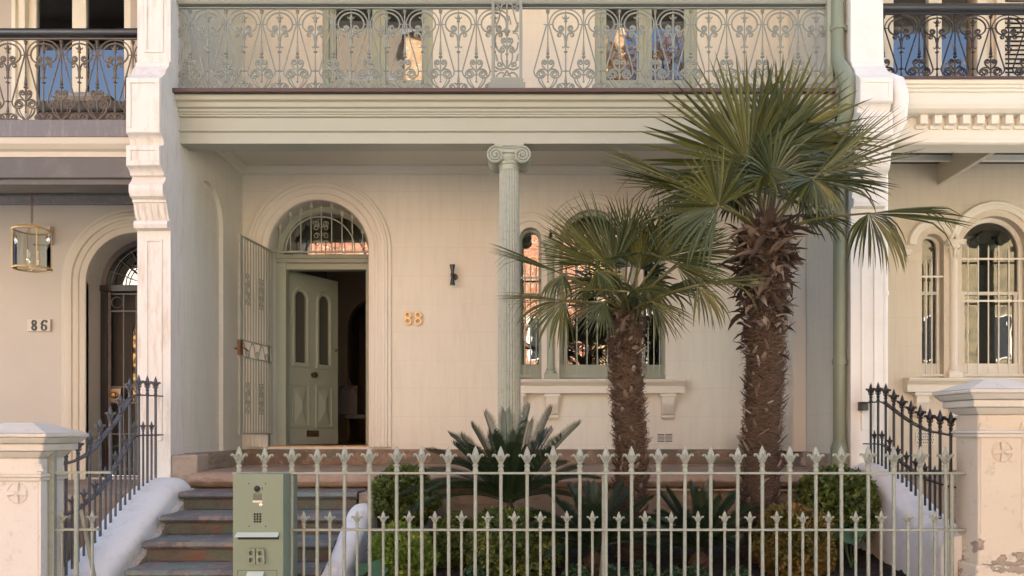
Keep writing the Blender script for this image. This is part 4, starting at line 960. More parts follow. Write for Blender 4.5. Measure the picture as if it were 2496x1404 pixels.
k1 = kerb('white painted kerb with textured face left of the stone steps', lambda y: -3.80, lambda y: -3.36, [(8.0, 1.04), (7.95, 1.12), (7.82, 1.155), (7.5, 1.06), (7.1, .87), (6.7, .64), (6.35, .48), (6.2, .42), (6.0, .36)], rad=.115)
kb = MB(); ny_ = 40
for j in range(ny_+1):
    yv = 7.98-(7.98-6.35)*j/ny_; zt_ = {0: 0}.get(0) ; zt_ = 1.06-(7.85-min(yv, 7.85))*.50-.06
    kb.v += [(-3.352, yv, .12), (-3.325+random.uniform(-.004, .004), yv, .13), (-3.325+random.uniform(-.006, .006), yv, max(.16, zt_)), (-3.36, yv, max(.18, zt_+.035))]
for j in range(ny_):
    for i in range(3): a_ = j*4+i; kb.f.append((a_, a_+1, a_+5, a_+4))
kb.build('textured_face', 'rough_white', k1, smooth=True)
kerb('white painted kerb with two faces between the black railing and the round dark bush', lambda y: 3.10, lambda y: 3.42, [(8.02, 1.22), (7.85, 1.30), (7.6, 1.28), (7.26, 1.18), (6.92, 1.05), (6.55, .90), (6.3, .86), (6.15, .80)], rad=.13)
kerb('smooth white kerb curving down between steps and green fence', lambda y: -1.66-.02*(7.2-y), lambda y: -1.44-.05*(7.2-y), [(7.42, .84), (7.36, .95), (7.2, .93), (6.9, .78), (6.6, .62), (6.35, .52), (6.1, .44), (5.9, .36)], rad=.10)

# ------------------------------------------------------------------ gate piers at the pavement
def cross_emblem(mb, cx, D, cz, r):
    for i in range(24):
        a0, a1 = 2*PI*i/24, 2*PI*(i+1)/24
    mb.tube([(cx+r*math.cos(2*PI*i/28), D, cz+r*math.sin(2*PI*i/28)) for i in range(29)], .006, 6)
    for a_ in (0, PI/2, PI, 3*PI/2):
        c, s = math.cos(a_), math.sin(a_); w0, w1 = r*.10, r*.24
        pts = [(w0, 0), (r, w1), (r, -w1), (w0, -0)]
        P_ = lambda u, v: (cx+u*c-v*s, cz+u*s+v*c)
        a = [P_(.0, r*.12), P_(r*.97, w1), P_(r*.97, -w1), P_(.0, -r*.12)]
        mb.add([(p_[0], D-.015, p_[1]) for p_ in a]+[(p_[0], D+.004, p_[1]) for p_ in a], [(0,1,2,3), (0,1,5,4), (1,2,6,5), (2,3,7,6), (3,0,4,7)])
def gate_pier(x0, x1, y0, y1, zbody, zcap, label, mat, capmat, ex, ez, pmin=.1):
    T = thing('gate_pier', ((x0+x1)/2, (y0+y1)/2, 0), label, 'gate pier', 'stone gate piers')
    MB().box(x0, x1, y0, y1, .3, zbody).box(x0-.03, x1+.03, y0-.03, y1+.03, .0, .42 if mat == 'pier_left' else .62).build('pier_shaft', mat, T, bevel=.018, seg=3)
    c = MB(); e = .02
    c.box(x0-.018, x1+.018, y0-.018, y1+.018, zbody-.17, zbody-.14).frustum((x0-.03, x1+.03, y0-.03, y1+.03), zbody-.14, (x0-.015, x1+.015, y0-.015, y1+.015), zbody-.115)
    c.frustum((x0, x1, y0, y1), zbody, (x0-.05, x1+.05, y0-.05, y1+.05), zbody+.05)
    c.box(x0-.07, x1+.07, y0-.07, y1+.07, zbody+.052, zbody+.105).frustum((x0-.08, x1+.08, y0-.08, y1+.08), zbody+.107, (x0-.12, x1+.12, y0-.12, y1+.12), zbody+.15)
    c.box(x0-.125, x1+.125, y0-.125, y1+.125, zbody+.152, zbody+.18).frustum((x0-.12, x1+.12, y0-.12, y1+.12), zbody+.182, (x0+.1, x1-.1, y0+.08, y1-.08), zcap)
    c.build('pier_cap', capmat, T, bevel=.01)
    em = MB(); cross_emblem(em, ex, y0-.002, ez, .075)
    em.build('round_cross', mat, T, bevel=.002)
    sc = MB()
    for sx in (-1, 1):
        xs = ex+sx*(x1-x0)*.42
        for k_, rr_ in enumerate((.026, .020, .014)): sc.box(xs-rr_, xs+rr_, y0-.010, y0+.003, ez+.16+k_*.018, ez+.177+k_*.018)
        sc.box(xs-.009, xs+.009, y0-.006, y0+.003, ez-.6, ez+.155)
    sc.build('panel_edge', mat, T, bevel=.002)
    return T
gate_pier(-4.02, -3.62, 5.92, 6.24, 1.40, 1.66, 'low pinkish gate pier with white topped cap at the left edge of the photo', 'pier_left', 'pier_cap', xx(42, 5.92), zz(1202, 5.92))
gate_pier(3.26, 3.62, 5.92, 6.24, 1.72, 1.985, 'tall peach gate pier with broken base at the right end of the green fence', 'pier_right', 'pier_cap', xx(2443, 5.92), zz(1101, 5.92))

# ------------------------------------------------------------------ finials
def finial(h, side=.050, n=10):
    k = h/.2; mb = MB()
    mb.lathe((0, 0, 0), [(.021*k, 0), (.024*k, .008*k), (.018*k, .022*k), (.017*k, .036*k), (.023*k, .044*k), (.024*k, .052*k), (.016*k, .060*k), (.017*k, .070*k), (.025*k, .080*k), (.017*k, .086*k), (.024*k, .10*k), (.030*k, .122*k), (.026*k, .135*k), (.022*k, .150*k), (.016*k, .168*k), (.007*k, .188*k), (.001, .2*k)], n, 1, .72)
    for a in range(4):
        c, s = math.cos(a*PI/2), math.sin(a*PI/2); q = .8 if a % 2 else 1
        P_ = [(.014, .092), (.024, .118), (.033, .133), (.041, .134), (.044, .126), (.040, .118)]
        mb.tube([(u*k*c*q*side/.036, u*k*s*q*side/.036, v*k) for u, v in P_], [.009*k, .0105*k, .009*k, .008*k, .007*k, .005*k], 6)
        c2, s2 = math.cos(a*PI/2+PI/4), math.sin(a*PI/2+PI/4)
        mb.tube([(u*k*c2, u*k*s2, v*k) for u, v in ((.012, .066), (.022, .082), (.027, .088), (.026, .080))], .005*k, 5)
    return mb
def linked(name, me, loc, parent, rotz=0, scale=None):
    o = bpy.data.objects.new(name, me); COL.objects.link(o); o.parent = parent; o.location = loc; o.rotation_euler = (0, 0, rotz)
    if scale: o.scale = scale
    return o
def mesh_of(mb, name, mat, smooth=True):
    o = mb.build(name, mat, smooth=smooth); me = o.data; bpy.data.objects.remove(o); return me
fin_big = mesh_of(finial(.2), 'finial', 'fence_sage'); fin_small = mesh_of(finial(.135), 'finial', 'fence_sage')
# ------------------------------------------------------------------ front fence
FD = 6.1
FN = thing('front_fence', (.5, FD, .3), 'sage green iron fence with two rows of fleur spikes in front of the garden', 'fence', 'garden fences')
fo = origin(FN)
zt1, zt2 = zz(1152, FD), zz(1290, FD)
MB().box(xx(568, FD), xx(2362, FD), FD-.02, FD+.02, zt1-.012, zt1+.004).build('rail', 'fence_sage', FN, bevel=.003)
MB().box(xx(703, FD), xx(2355, FD), FD-.02, FD+.02, zt2-.012, zt2+.004).build('rail', 'fence_sage', FN, bevel=.003)
MB().box(xx(703, FD), 3.1, FD-.02, FD+.02, .30, .316).build('rail', 'fence_sage', FN, bevel=.003)
tallbar = mesh_of(MB().tube([(0, 0, 0), (0, 0, zt1-.013-.2)], .0138, 10), 'picket', 'fence_sage'); shortbar = mesh_of(MB().tube([(0, 0, 0), (0, 0, zt2-.013-.2)], .0105, 8), 'short_picket', 'fence_sage')
px_ = 582.0; i = 0
while px_ < 2312:
    X = xx(px_+random.uniform(-1.2, 1.2), FD)
    if px_ < 700: b_ = linked('picket', mesh_of(MB().tube([(0, 0, -.03), (0, 0, .0)], .0138, 10), 'picket', 'fence_sage'), (X-fo.x, 0, zt1-fo.z), FN)
    else: b_ = linked('picket', tallbar, (X-fo.x, 0, .2-fo.z), FN); b_.rotation_euler[1] = random.uniform(-.005, .005)
    linked('finial', fin_big, (0, 0, (zt1-.2+.004) if px_ > 700 else .004), b_, random.uniform(-.1, .1), (1, 1, random.uniform(.97, 1.02)))
    px_ += 63.9; i += 1
px_ = 741.0
while px_ < 2290:
    X = xx(px_+random.uniform(-1.5, 1.5), FD)
    b_ = linked('short_picket', shortbar, (X-fo.x, 0, .2-fo.z), FN)
    linked('finial', fin_small, (0, 0, zt2-.2+.004), b_, random.uniform(-.1, .1), (1, 1, random.uniform(.96, 1.03)))
    px_ += 64.0
MB().tube([(xx(1473, FD), FD+.03, .2), (xx(1473, FD), FD+.03, zt1-.013)], .017, 10).build('post', 'fence_sage', FN)
MB().tube([(xx(1473, FD), FD+.04, zt2-.05), (xx(1462, 6.5), 6.5, .3)], .014, 8).build('brace', 'fence_sage', FN)
MB().tube([(xx(2320, FD), FD, .2), (xx(2320, FD), FD, zt1-.013)], .015, 8).build('post', 'fence_sage', FN)
# leftover piece of fence at the left pier
FL = thing('fence_end', (-3.55, 6.1, .3), 'short sage green fence end with two small spikes beside the left gate pier', 'fence', 'garden fences')
fo = origin(FL); X0_, X1_ = xx(128, 6.05), xx(272, 6.05)
MB().box(X0_, X1_, 6.035, 6.075, zt1-.004, zt1+.012).build('rail', 'fence_sage', FL); MB().box(X0_, xx(240, 6.05), 6.035, 6.075, zt2-.004, zt2+.012).build('rail', 'fence_sage', FL)
MB().box(xx(122, 6.05), xx(137, 6.05), 6.02, 6.06, .3, 1.48).build('post', 'fence_sage', FL, bevel=.003)
MB().tube([(xx(188, 6.04), 6.03, .2), (xx(188, 6.04), 6.03, zt1)], .017, 10).build('post', 'fence_sage', FL)
MB().tube([(xx(196, 6.04), 6.05, 1.0), (xx(213, 6.04), 6.2, .3)], .015, 8).build('brace', 'fence_sage', FL)
for px_ in (150, 224):
    X = xx(px_, 6.05); b_ = linked('short_picket', shortbar, (X-fo.x, 6.055-6.1, .2-fo.z), FL); linked('finial', fin_small, (0, 0, zt2-.2+.012), b_)
# swept side railings
def side_railing(label, X, top, low, foot, mat, xo=0, bs=.012):
    T = thing('side_railing', (X, 7.2, .5), label, 'railing', 'swept iron railings between the gardens'); o = origin(T)
    fb_, fs_ = mesh_of(finial(.185), 'finial', mat), mesh_of(finial(.13), 'finial', mat)
    def interp(tbl, y):
        tbl = sorted(tbl)
        if y <= tbl[0][0]: return tbl[0][1]
        for (a, za), (b, zb_) in zip(tbl, tbl[1:]):
            if a <= y <= b: t_ = (y-a)/(b-a); return za+(zb_-za)*t_
        return tbl[-1][1]
    for tb_, nm in ((top, 'top_rail'), (low, 'lower_rail')):
        pts = sorted(tb_); q = [pts[0]]
        for k_ in range(1, 41):
            y = pts[0][0]+(pts[-1][0]-pts[0][0])*k_/40; q.append((y, interp(tb_, y)))
        for _ in range(2): q = [q[0]]+[(q[i][0], (q[i-1][1]+2*q[i][1]+q[i+1][1])/4) for i in range(1, len(q)-1)]+[q[-1]]
        vs = []; fs = []
        for y, z in q: vs += [(X-.022, y, z-.006), (X+.022, y, z-.006), (X+.022, y, z+.006), (X-.022, y, z+.006)]
        for i in range(len(q)-1):
            for j in range(4): fs.append((i*4+j, i*4+(j+1) % 4, i*4+4+(j+1) % 4, i*4+4+j))
        fs += [(0, 1, 2, 3), tuple(range(len(vs)-4, len(vs)))]
        MB().add(vs, fs).build(nm, mat, T)
    n = 10
    ys = [6.33+(7.83-6.33)*i/(n-1) for i in range(n)]
    for i, y in enumerate(ys):
        z = interp(top, y); f = interp(foot, y)-.06
        b_ = MB().tube([(X, y, f), (X, y, z-.007)], bs, 8).build('picket', mat, T); linked('finial', fb_, Vector((X, y, z+.006))-o, b_, PI/2)
        if i < n-1 or True:
            y2 = y-.083
            if y2 > 6.26:
                z2 = interp(low, y2); b_ = MB().tube([(X, y2, interp(foot, y2)-.06), (X, y2, z2-.007)], bs*.85, 8).build('short_picket', mat, T); linked('finial', fs_, Vector((X, y2, z2+.006))-o, b_, PI/2)
    return T
SRL = side_railing('blue grey iron railing sweeping down the white kerb left of the steps', -3.66,
    [(7.95, 1.94), (7.38, 1.93), (7.28, 1.855), (7.1, 1.686), (6.94, 1.593), (6.70, 1.43), (6.48, 1.363), (6.27, 1.337)],
    [(7.95, 1.56), (7.38, 1.555), (7.28, 1.456), (7.07, 1.288), (6.82, 1.09), (6.52, .978), (6.27, .935)],
    [(7.83, 1.14), (7.10, .90), (6.83, .716), (6.35, .50)], 'blue_grey_iron')
SRR = side_railing('black iron railing sweeping down the white kerb beside the right gate pier', 3.27,
    [(7.97, 1.876), (7.55, 1.872), (7.2, 1.743), (6.97, 1.667), (6.7, 1.6), (6.26, 1.56)],
    [(7.97, 1.472), (7.52, 1.474), (7.26, 1.346), (6.97, 1.257), (6.7, 1.195), (6.28, 1.16)],
    [(7.83, 1.29), (7.26, 1.19), (6.92, 1.05), (6.55, .90), (6.33, .87)], 'black_iron')
MB().box(3.22, 3.30, 7.96, 8.02, 1.80, 1.885).build('wall_bracket', 'black_iron', SRR)

# ------------------------------------------------------------------ letterbox with intercom
BX0, BX1, BY0, BY1 = -2.2, -1.833, 5.92, 6.28; BZ = 1.283
LB = thing('letterbox', (-2.02, 6.1, .1), 'sage green steel letterbox pillar with intercom and raised 88 at the fence', 'letterbox')
slot = [(BX0+.035, zz(1315, 5.92)), (BX1-.03, zz(1315, 5.92)), (BX1-.03, zz(1306, 5.92)), (BX0+.035, zz(1306, 5.92))]
MB().box(BX0, BX1, BY0+.012, BY1, .1, BZ).build('pillar', 'box_green', LB, bevel=.003)
MB().poly([(BX0, .1), (BX1, .1), (BX1, BZ), (BX0, BZ)], [slot], lambda u, v: (u, BY0, v), lambda u, v: (u, BY0+.0115, v)).build('front_plate', 'box_green', LB)
MB().box(slot[0][0], slot[1][0], BY0+.009, BY0+.0118, slot[0][1], slot[2][1]).build('slot', 'dark', LB)
zs_ = slot[2][1]
MB().add([(BX0+.03, BY0-.001, zs_+.026), (BX1-.03, BY0-.001, zs_+.026), (BX1-.025, BY0-.045, zs_), (BX0+.025, BY0-.045, zs_), (BX0+.03, BY0-.001, zs_+.022), (BX1-.03, BY0-.001, zs_+.022), (BX1-.025, BY0-.045, zs_-.004), (BX0+.025, BY0-.045, zs_-.004)], [(0,1,2,3),(4,5,6,7),(3,2,6,7),(0,3,7,4),(1,2,6,5)]).build('slot_flap', 'box_flap', LB)
def bx(px_): return xx(px_, BY0)
def bz(py_): return zz(py_, BY0)
ic = lathe_y(MB(), (bx(627), BY0, bz(1191)), [(.022, 0), (.022, .006), (.016, .012), (.004, .016)], 18)
for j in range(6):
    for i in range(8): ic.box(bx(617+i*2.8), bx(617+i*2.8)+.0045, BY0-.0015, BY0, bz(1205+j*2.6), bz(1205+j*2.6)+.0045)
for j in range(4):
    for i in range(3): lathe_y(ic, (bx(621+i*6.7), BY0, bz(1253+j*6.1)), [(.0085, 0), (.0085, .002), (.005, .004)], 10)
for px_, py_ in ((607, 1179), (647, 1179), (607, 1283), (647.5, 1283)): lathe_y(ic, (bx(px_), BY0, bz(py_)), [(.005, 0), (.004, .002)], 8)
ic.box(bx(638.5), bx(640), BY0-.0015, BY0, bz(1194), bz(1187)).box(bx(622), bx(632), BY0-.0015, BY0, bz(1201), bz(1200))
ic.build('intercom', 'dark', LB)
MB().box(bx(616), bx(639.5), BY0-.002, BY0, bz(1225), bz(1220)).build('name_window', 'pvc', LB)
lathe_y(MB(), (bx(636), BY0, bz(1231)), [(.012, 0), (.012, .004), (.006, .005)], 14).build('key_switch', 'chrome', LB, smooth=True)
for c in (614.5, 637):
    nb_ = MB(); xc, zc = bx(c), bz(1355.5); hw, hh = .031, .058
    def rr_(cx, cz, w_, h_, r_):
        o = []
        for (sx, sz, a0) in ((1, 1, 0), (-1, 1, PI/2), (-1, -1, PI), (1, -1, 3*PI/2)):
            for k_ in range(5): a_ = a0+PI/2*k_/4; o.append((cx+sx*(w_-r_)+r_*math.cos(a_), cz+sz*(h_-r_)+r_*math.sin(a_)))
        return o
    for zc_, dy in ((zc-.0255, 0), (zc+.0265, .0006)):
        A_, B_ = rr_(xc, zc_, hw-(.001 if dy else 0), .0325, .016), rr_(xc, zc_, .0135, .0165, .009); n = len(A_); vs = []
        for yy in (BY0-.026-dy, BY0-.0005): vs += [(u, yy, v) for u, v in A_]+[(u, yy, v) for u, v in B_]
        nb_.add(vs, [f for i in range(n) for f in ((i, (i+1) % n, n+(i+1) % n, n+i), (2*n+i, 3*n+i, 3*n+(i+1) % n, 2*n+(i+1) % n), (i, 2*n+i, 2*n+(i+1) % n, (i+1) % n), (n+i, n+(i+1) % n, 3*n+(i+1) % n, 3*n+i))])
    nb_.build('numeral', 'box_green', LB)
ld_ = MB(); a0, a1, b1 = bx(579), bx(675.5), bz(1390.5)
ld_.box(a0, a1, BY0-.001, BY0, b1, b1+.003).box(a0, a0+.003, BY0-.001, BY0, .3, b1).box(a1-.003, a1, BY0-.001, BY0, .3, b1)
ld_.build('hatch_gap', 'dark', LB)
MB().add([(bx(603), BY0-.002, bz(1393)), (bx(644), BY0-.002, bz(1393)), (bx(644), BY0-.03, bz(1403)), (bx(603), BY0-.03, bz(1403))], [(0, 1, 2, 3)]).build('hatch_pull', 'box_flap', LB)

# ------------------------------------------------------------------ small porch things
cdt = thing('service_pipe', (.9, 8.1, 1.0), 'thin pale pipe running under the porch edge behind the palms', 'pipe')
MB().tube([(xx(1560, 8.06), 8.08, zz(1193, 8.08)), (xx(1950, 8.06), 8.08, zz(1195, 8.08))], .012, 8).build('pipe', 'pvc', cdt)
pt = thing('plant_pot', at(1822, 1080, 9.6), 'small beige pot standing on the porch behind the taller palm', 'pot')
p = at(1822, 1100, 9.6)
MB().lathe((p.x, p.y, zN), [(.07, 0), (.08, .02), (.06, .05), (.085, .18), (.10, .30), (.125, .33), (.125, .36), (.10, .36), (.09, .30), (.02, .28)], 20).build('pot', 'sandstone_grey', pt, smooth=True)
so_ = thing('stone_ornament', (xx(1968, 9.2), 9.2, zN), 'weathered pale stone lump under the porch cupboard', 'ornament')
q = MB(); vs = []; 
for j in range(9):
    for i in range(14):
        a_ = 2*PI*i/14; r_ = .085*(1-.5*(j/8)**2)*(1+.25*random.uniform(-1, 1)); vs.append((xx(1968, 9.2)+r_*math.cos(a_), 9.2+r_*math.sin(a_), zN+.015+.02*j))
q.add(vs, [(j*14+i, j*14+(i+1) % 14, j*14+14+(i+1) % 14, j*14+14+i) for j in range(8) for i in range(14)]+[tuple(range(8*14, 9*14))])
q.build('ornament_body', 'sandstone_grey', so_, smooth='all')
# hall furniture
cn = thing('hall_bench', (-2.3, 12.2, 1.4), 'long dark bench standing in the dim hall behind the open door', 'bench')
MB().box(-2.80, -2.05, 12.0, 12.4, 1.78, 1.84).build('seat', 'cushion_dark', cn, bevel=.01)
for x in (-2.76, -2.3, -2.09): MB().tube([(x, 12.05, 1.78), (x+.02, 12.03, 1.55), (x-.01, 12.0, 1.4)], .012, 6).build('leg', 'old_brass', cn)
for x in (-2.38, -2.26, -2.14): MB().tube([(x, 11.9, 1.4), (x-.03, 11.92, 1.6), (x-.03, 11.95, 1.85), (x-.02, 11.93, 1.98), (x+.01, 11.9, 2.0), (x+.03, 11.88, 1.97)], .009, 6).build('brass_loop', 'chrome', cn)
bg_ = thing('black_bag', (-2.75, 12.1, 1.85), 'black bag standing on the hall bench behind the door', 'bag')
MB().extx([(12.0, 1.845), (12.02, 2.22), (12.1, 2.28), (12.2, 2.27), (12.28, 2.2), (12.3, 1.845)], -2.9, -2.62).tube([(-2.88, 12.0, 2.1), (-2.75, 11.97, 2.4), (-2.62, 12.0, 2.1)], .012, 6).build('bag_body', 'cushion_dark', bg_, bevel=.03, seg=3)
pd = thing('pendant_light', (-2.25, 12.5, 3.6), 'cluster of glass globes hanging in the dark hall', 'pendant light')
q = MB(); q.tube([(-2.32, 12.5, 4.75), (-2.32, 12.5, 3.75)], .008, 6)
for k_ in range(5): a_ = 2*PI*k_/5; q.tube([(-2.32, 12.5, 3.8), (-2.32+.1*math.cos(a_), 12.5+.1*math.sin(a_), 3.85), (-2.32+.16*math.cos(a_), 12.5+.16*math.sin(a_), 3.72)], .006, 6)
q.build('lamp_arm', 'old_brass', pd)
for k_ in range(5):
    a_ = 2*PI*k_/5; MB().lathe((-2.32+.16*math.cos(a_), 12.5+.16*math.sin(a_), 3.66), [(.07*math.sin(PI*i/12)+.001, -.07*math.cos(PI*i/12)) for i in range(13)], 16).build('globe', 'shade_white', pd, smooth='all')

# ------------------------------------------------------------------ fan palms
rnd = random.Random(11)
UP = Vector((0, 0, 1))
def fan(mb, hub, axis, nrm, Rr_, nseg=38, spread=105, droop=.12, bendtip=.15, seed=0, hang=0):
    rn = random.Random(seed); u = Vector(axis).normalized(); n = Vector(nrm); n = (n-u*n.dot(u)).normalized(); v = n.cross(u).normalized()
    nseg = max(9, int(nseg*.80)); da = 2*R(spread)/nseg
    for i in range(nseg):
        a = -R(spread)+da*(i+.5)+rn.uniform(-.012, .012); d = u*math.cos(a)+v*math.sin(a)
        L = Rr_*(.86+.14*math.cos(a*.8))*rn.uniform(.92, 1.04)
        d = (d+n*(.10*math.cos(a*2)+rn.uniform(-.05, .05))).normalized()
        side = (d.cross(n)).normalized(); split = rn.uniform(.36, .50); wmax = 2*L*split*math.tan(da/2)*1.04
        hard = rn.random() < bendtip; kink = rn.uniform(.55, .8); dr_ = droop*rn.uniform(.5, 1.6)
        sts = [0.03, .25, split, .62, .78, .90, 1.0]; wid = [.04, .56, 1.0, .86, .62, .34, .02]
        vs = []; gdrop = Vector((0, 0, 0)); p = hub.copy(); prev = 0
        dirn = d.copy()
        for s_, w_ in zip(sts, wid):
            step = (s_-prev)*L; prev = s_
            if s_ > .35:
                g = dr_*(1.2 if s_ > .6 else .6)+hang*(s_-.2)*1.1
                if hard and s_ > kink: g += 1.1
                dirn = (dirn-UP*g*(.5)).normalized()
            p = p+dirn*step; w = wmax*w_*.5; nn = side.cross(dirn).normalized()
            vs += [p-side*w+nn*w*.5, p-nn*w*.5, p+side*w+nn*w*.5]
        fs = []
        for k_ in range(len(sts)-1):
            b = k_*3; fs += [(b, b+1, b+4, b+3), (b+1, b+2, b+5, b+4)]
        mb.add(vs, fs)
def palm_frond(T, base, hub, axis, nrm, Rr_, mat, **k):
    o = group_part('frond', T); 
    mb = MB(); mb.raw = 1; fan(mb, Vector(hub), axis, nrm, Rr_, **k); mb.build('leaf_fan', mat, o)
    b = Vector(base); h = Vector(hub); m_ = (b+h)/2+UP*(h-b).length*.06
    MB().tube([b, (b+m_)/2, m_, (m_+h)/2+UP*.005, h, h+Vector(axis).normalized()*.05], [.016, .013, .011, .010, .010, .004], 6).build('stalk', 'petiole', o)
def joined(parts, name, parent):
    m = bpy.data.meshes.new(name); off = origin(parent); vs = []; fs = []; mi = []; sm = []
    for k_, (mb, mat, smo) in enumerate(parts):
        n0 = len(vs); vs += [(v[0]-off.x, v[1]-off.y, v[2]-off.z) for v in mb.v]; fs += [tuple(i+n0 for i in f) for f in mb.f]; mi += [k_]*len(mb.f); sm += [smo]*len(mb.f); m.materials.append(M[mat])
    m.from_pydata(vs, [], fs); m.polygons.foreach_set('material_index', mi); m.polygons.foreach_set('use_smooth', sm); m.update()
    o = bpy.data.objects.new(name, m); COL.objects.link(o); o.parent = parent; return o
def palm(label, base, top, r0, r1, fronds, skirt, seed, extra=12, extraR=.75, nstub=170, skR=1.0):
    rn = random.Random(seed); T = thing('fan_palm', base, label, 'palm tree', 'fan palms in the front garden')
    H_ = top.z-base.z; n = 40; rings = 110; vs = []; fs = []
    def cen(t): return base.lerp(top, t)+Vector((.02*math.sin(t*7+seed), 0, 0))
    def rad(t): return r0+(r1-r0)*t
    for j in range(rings+1):
        t = j/rings
        for i in range(n):
            a = 2*PI*i/n; r = rad(t)*(1+.05*math.sin(j*.95+math.sin(i*.5+j*.1)*1.5)+.03*math.sin(j*.17+seed)+rn.uniform(-.07, .07)); c = cen(t); vs.append((c.x+r*math.cos(a), c.y+r*math.sin(a), c.z))
    for j in range(rings):
        for i in range(n): fs.append((j*n+i, j*n+(i+1) % n, (j+1)*n+(i+1) % n, (j+1)*n+i))
    fs.append(tuple(range(rings*n, rings*n+n)))
    tk = MB().add(vs, fs)
    # leaf base stubs wrapped in fibre
    sb_ = MB(); sb_.raw = 1
    for k_ in range(nstub):
        t = .10+.88*(k_+rn.random())/nstub; a = k_*2.39996+rn.uniform(-.3, .3); c = cen(t); r = rad(t)
        o = Vector((math.cos(a), math.sin(a), 0)); s = Vector((-math.sin(a), math.cos(a), 0)); L = rn.uniform(.04, .135); w = rn.uniform(.010, .028); out = rn.uniform(.1, 1.0); tw = rn.uniform(-1.6, 1.6)
        p0 = c+o*r*.92; d = (UP+o*out+s*tw).normalized()
        a0, a1 = p0-s*w, p0+s*w; p1 = p0+d*L*.6+o*.01; p2 = p0+d*L+o*.02*out
        sb_.add([a0, a1, p1+s*w*.8, p1-s*w*.8, p2+s*w*.3, p2-s*w*.45, p0+o*.018, p1+o*.014], [(0, 6, 7, 3), (6, 1, 2, 7), (3, 7, 5), (7, 2, 4), (7, 4, 5), (0, 3, 2, 1)])
    
    fb_ = MB(); fb_.raw = 1
    for k_ in range(6500):
        t = rn.random()**.9; a = rn.uniform(0, 2*PI); c = cen(t); r = rad(t); o = Vector((math.cos(a), math.sin(a), 0)); s = Vector((-math.sin(a), math.cos(a), 0))
        sg_ = rn.choice((-1, 1)); d = (s*sg_*rn.uniform(.5, 1.3)+UP*rn.uniform(-.5, .7)+o*rn.uniform(0.0, .5)).normalized(); L = rn.uniform(.03, .13); p0 = c+o*r*rn.uniform(.98, 1.10)
        p1 = p0+d*L*.5+o*.004; p2 = p0+(d-UP*.2-o*.25).normalized()*L; w = UP*.0022+o*.001
        fb_.add([p0-w, p0+w, p1+w, p1-w, p2], [(0, 1, 2, 3), (3, 2, 4)])
    joined([(tk, 'palm_trunk', True), (sb_, 'palm_stub', False), (fb_, 'palm_fibre', False)], 'trunk', T)
    # crown base: dead curled sheaths
    cr = top; sk = MB(); sk.raw = 1
    for k_ in range(skirt):
        a = rn.uniform(0, 2*PI); hq = rn.random()**.62; h = (-.95+1.02*hq)*skR; o = Vector((math.cos(a), math.sin(a), 0)); s = Vector((-math.sin(a), math.cos(a), 0))
        p = cr+o*r1*rn.uniform(.8, 1.35)+UP*h; bigp = rn.random() < .22*hq*1.5; L = rn.uniform(.05, .18)*skR*(.55+.6*hq)*(1.7 if bigp else 1); w = rn.uniform(.010, .028)*(1.6 if bigp else 1); d = (o*rn.uniform(.35, 1)+UP*rn.uniform(-.4, .9)+s*rn.uniform(-.7, .7)).normalized()
        row = []; 
        for q_ in range(5):
            ww = w*(1, 1.2, 1, .6, .1)[q_]; cu_ = s*ww; nn = d.cross(s).normalized(); row += [p-cu_+nn*ww*.6, p-nn*ww*.2, p+cu_+nn*ww*.6]
            d = (d+Vector((rn.uniform(-.3, .3), rn.uniform(-.3, .3), rn.uniform(-.45, .15)))).normalized(); p = p+d*L/4
        sk.add(row, [f for q_ in range(4) for f in ((q_*3, q_*3+1, q_*3+4, q_*3+3), (q_*3+1, q_*3+2, q_*3+5, q_*3+4))])
    for k_ in range(1500):
        a = rn.uniform(0, 2*PI); o = Vector((math.cos(a), math.sin(a), 0)); p = cr+o*r1*rn.uniform(.8, 1.1)+UP*rn.uniform(-.75, .15)*skR; d = (o*rn.uniform(0, 1)+UP*rn.uniform(-1, 1)+Vector((-o.y, o.x, 0))*rn.uniform(-1, 1)).normalized(); L = rn.uniform(.05, .16)*skR
        w = Vector((-o.y, o.x, 0))*.0022; sk.add([p-w, p+w, p+d*L*.6+w, p+d*L*.6-w, p+d*L-UP*.02], [(0, 1, 2, 3), (3, 2, 4)])
    sk.build('dead_sheaths', 'palm_stub', T)
    cz = top.z
    cone = MB().lathe((top.x, top.y, top.z-.25), [(r1*.95, 0), (r1*.8, .12), (r1*.5, .24), (r1*.3, .34), (.02, .40)], 16); cone.build('crown_base', 'palm_fibre', T, smooth='all')
    for k_, fr_ in enumerate(fronds):
        hub, axis, nrm, Rq, mat = fr_[:5]; kw = fr_[5] if len(fr_) > 5 else {}
        kw = dict(kw); kw.setdefault('seed', seed*100+k_); b = Vector((top.x+rn.uniform(-.05, .05), top.y+rn.uniform(-.05, .05), top.z+.0))
        palm_frond(T, b, hub, axis, nrm, Rq, mat, **kw)
    for k_ in range(extra):
        a = 2*PI*k_/extra+rn.uniform(-.2, .2); el = rn.uniform(.15, 1.05); d = Vector((math.cos(a)*math.cos(el), math.sin(a)*math.cos(el)*.8+.12, math.sin(el)))
        hub = top+UP*.15+d*rn.uniform(.35, .62)*extraR/.75; ax = (d+UP*rn.uniform(-.3, .3)).normalized(); nr = (UP*.9-Vector((0, 1, 0))*.35+d*-.4)
        palm_frond(T, top+UP*.02, hub, ax, nr, extraR*rn.uniform(.8, 1.05), rn.choice(('palm_green', 'palm_blue', 'palm_green')), seed=seed*50+k_+77, droop=rn.uniform(.05, .3), spread=rn.uniform(80, 115))
    return T
def pv(dx, dy, depth=0): return Vector((dx, depth, -dy))    # a direction given as seen: right, down, away
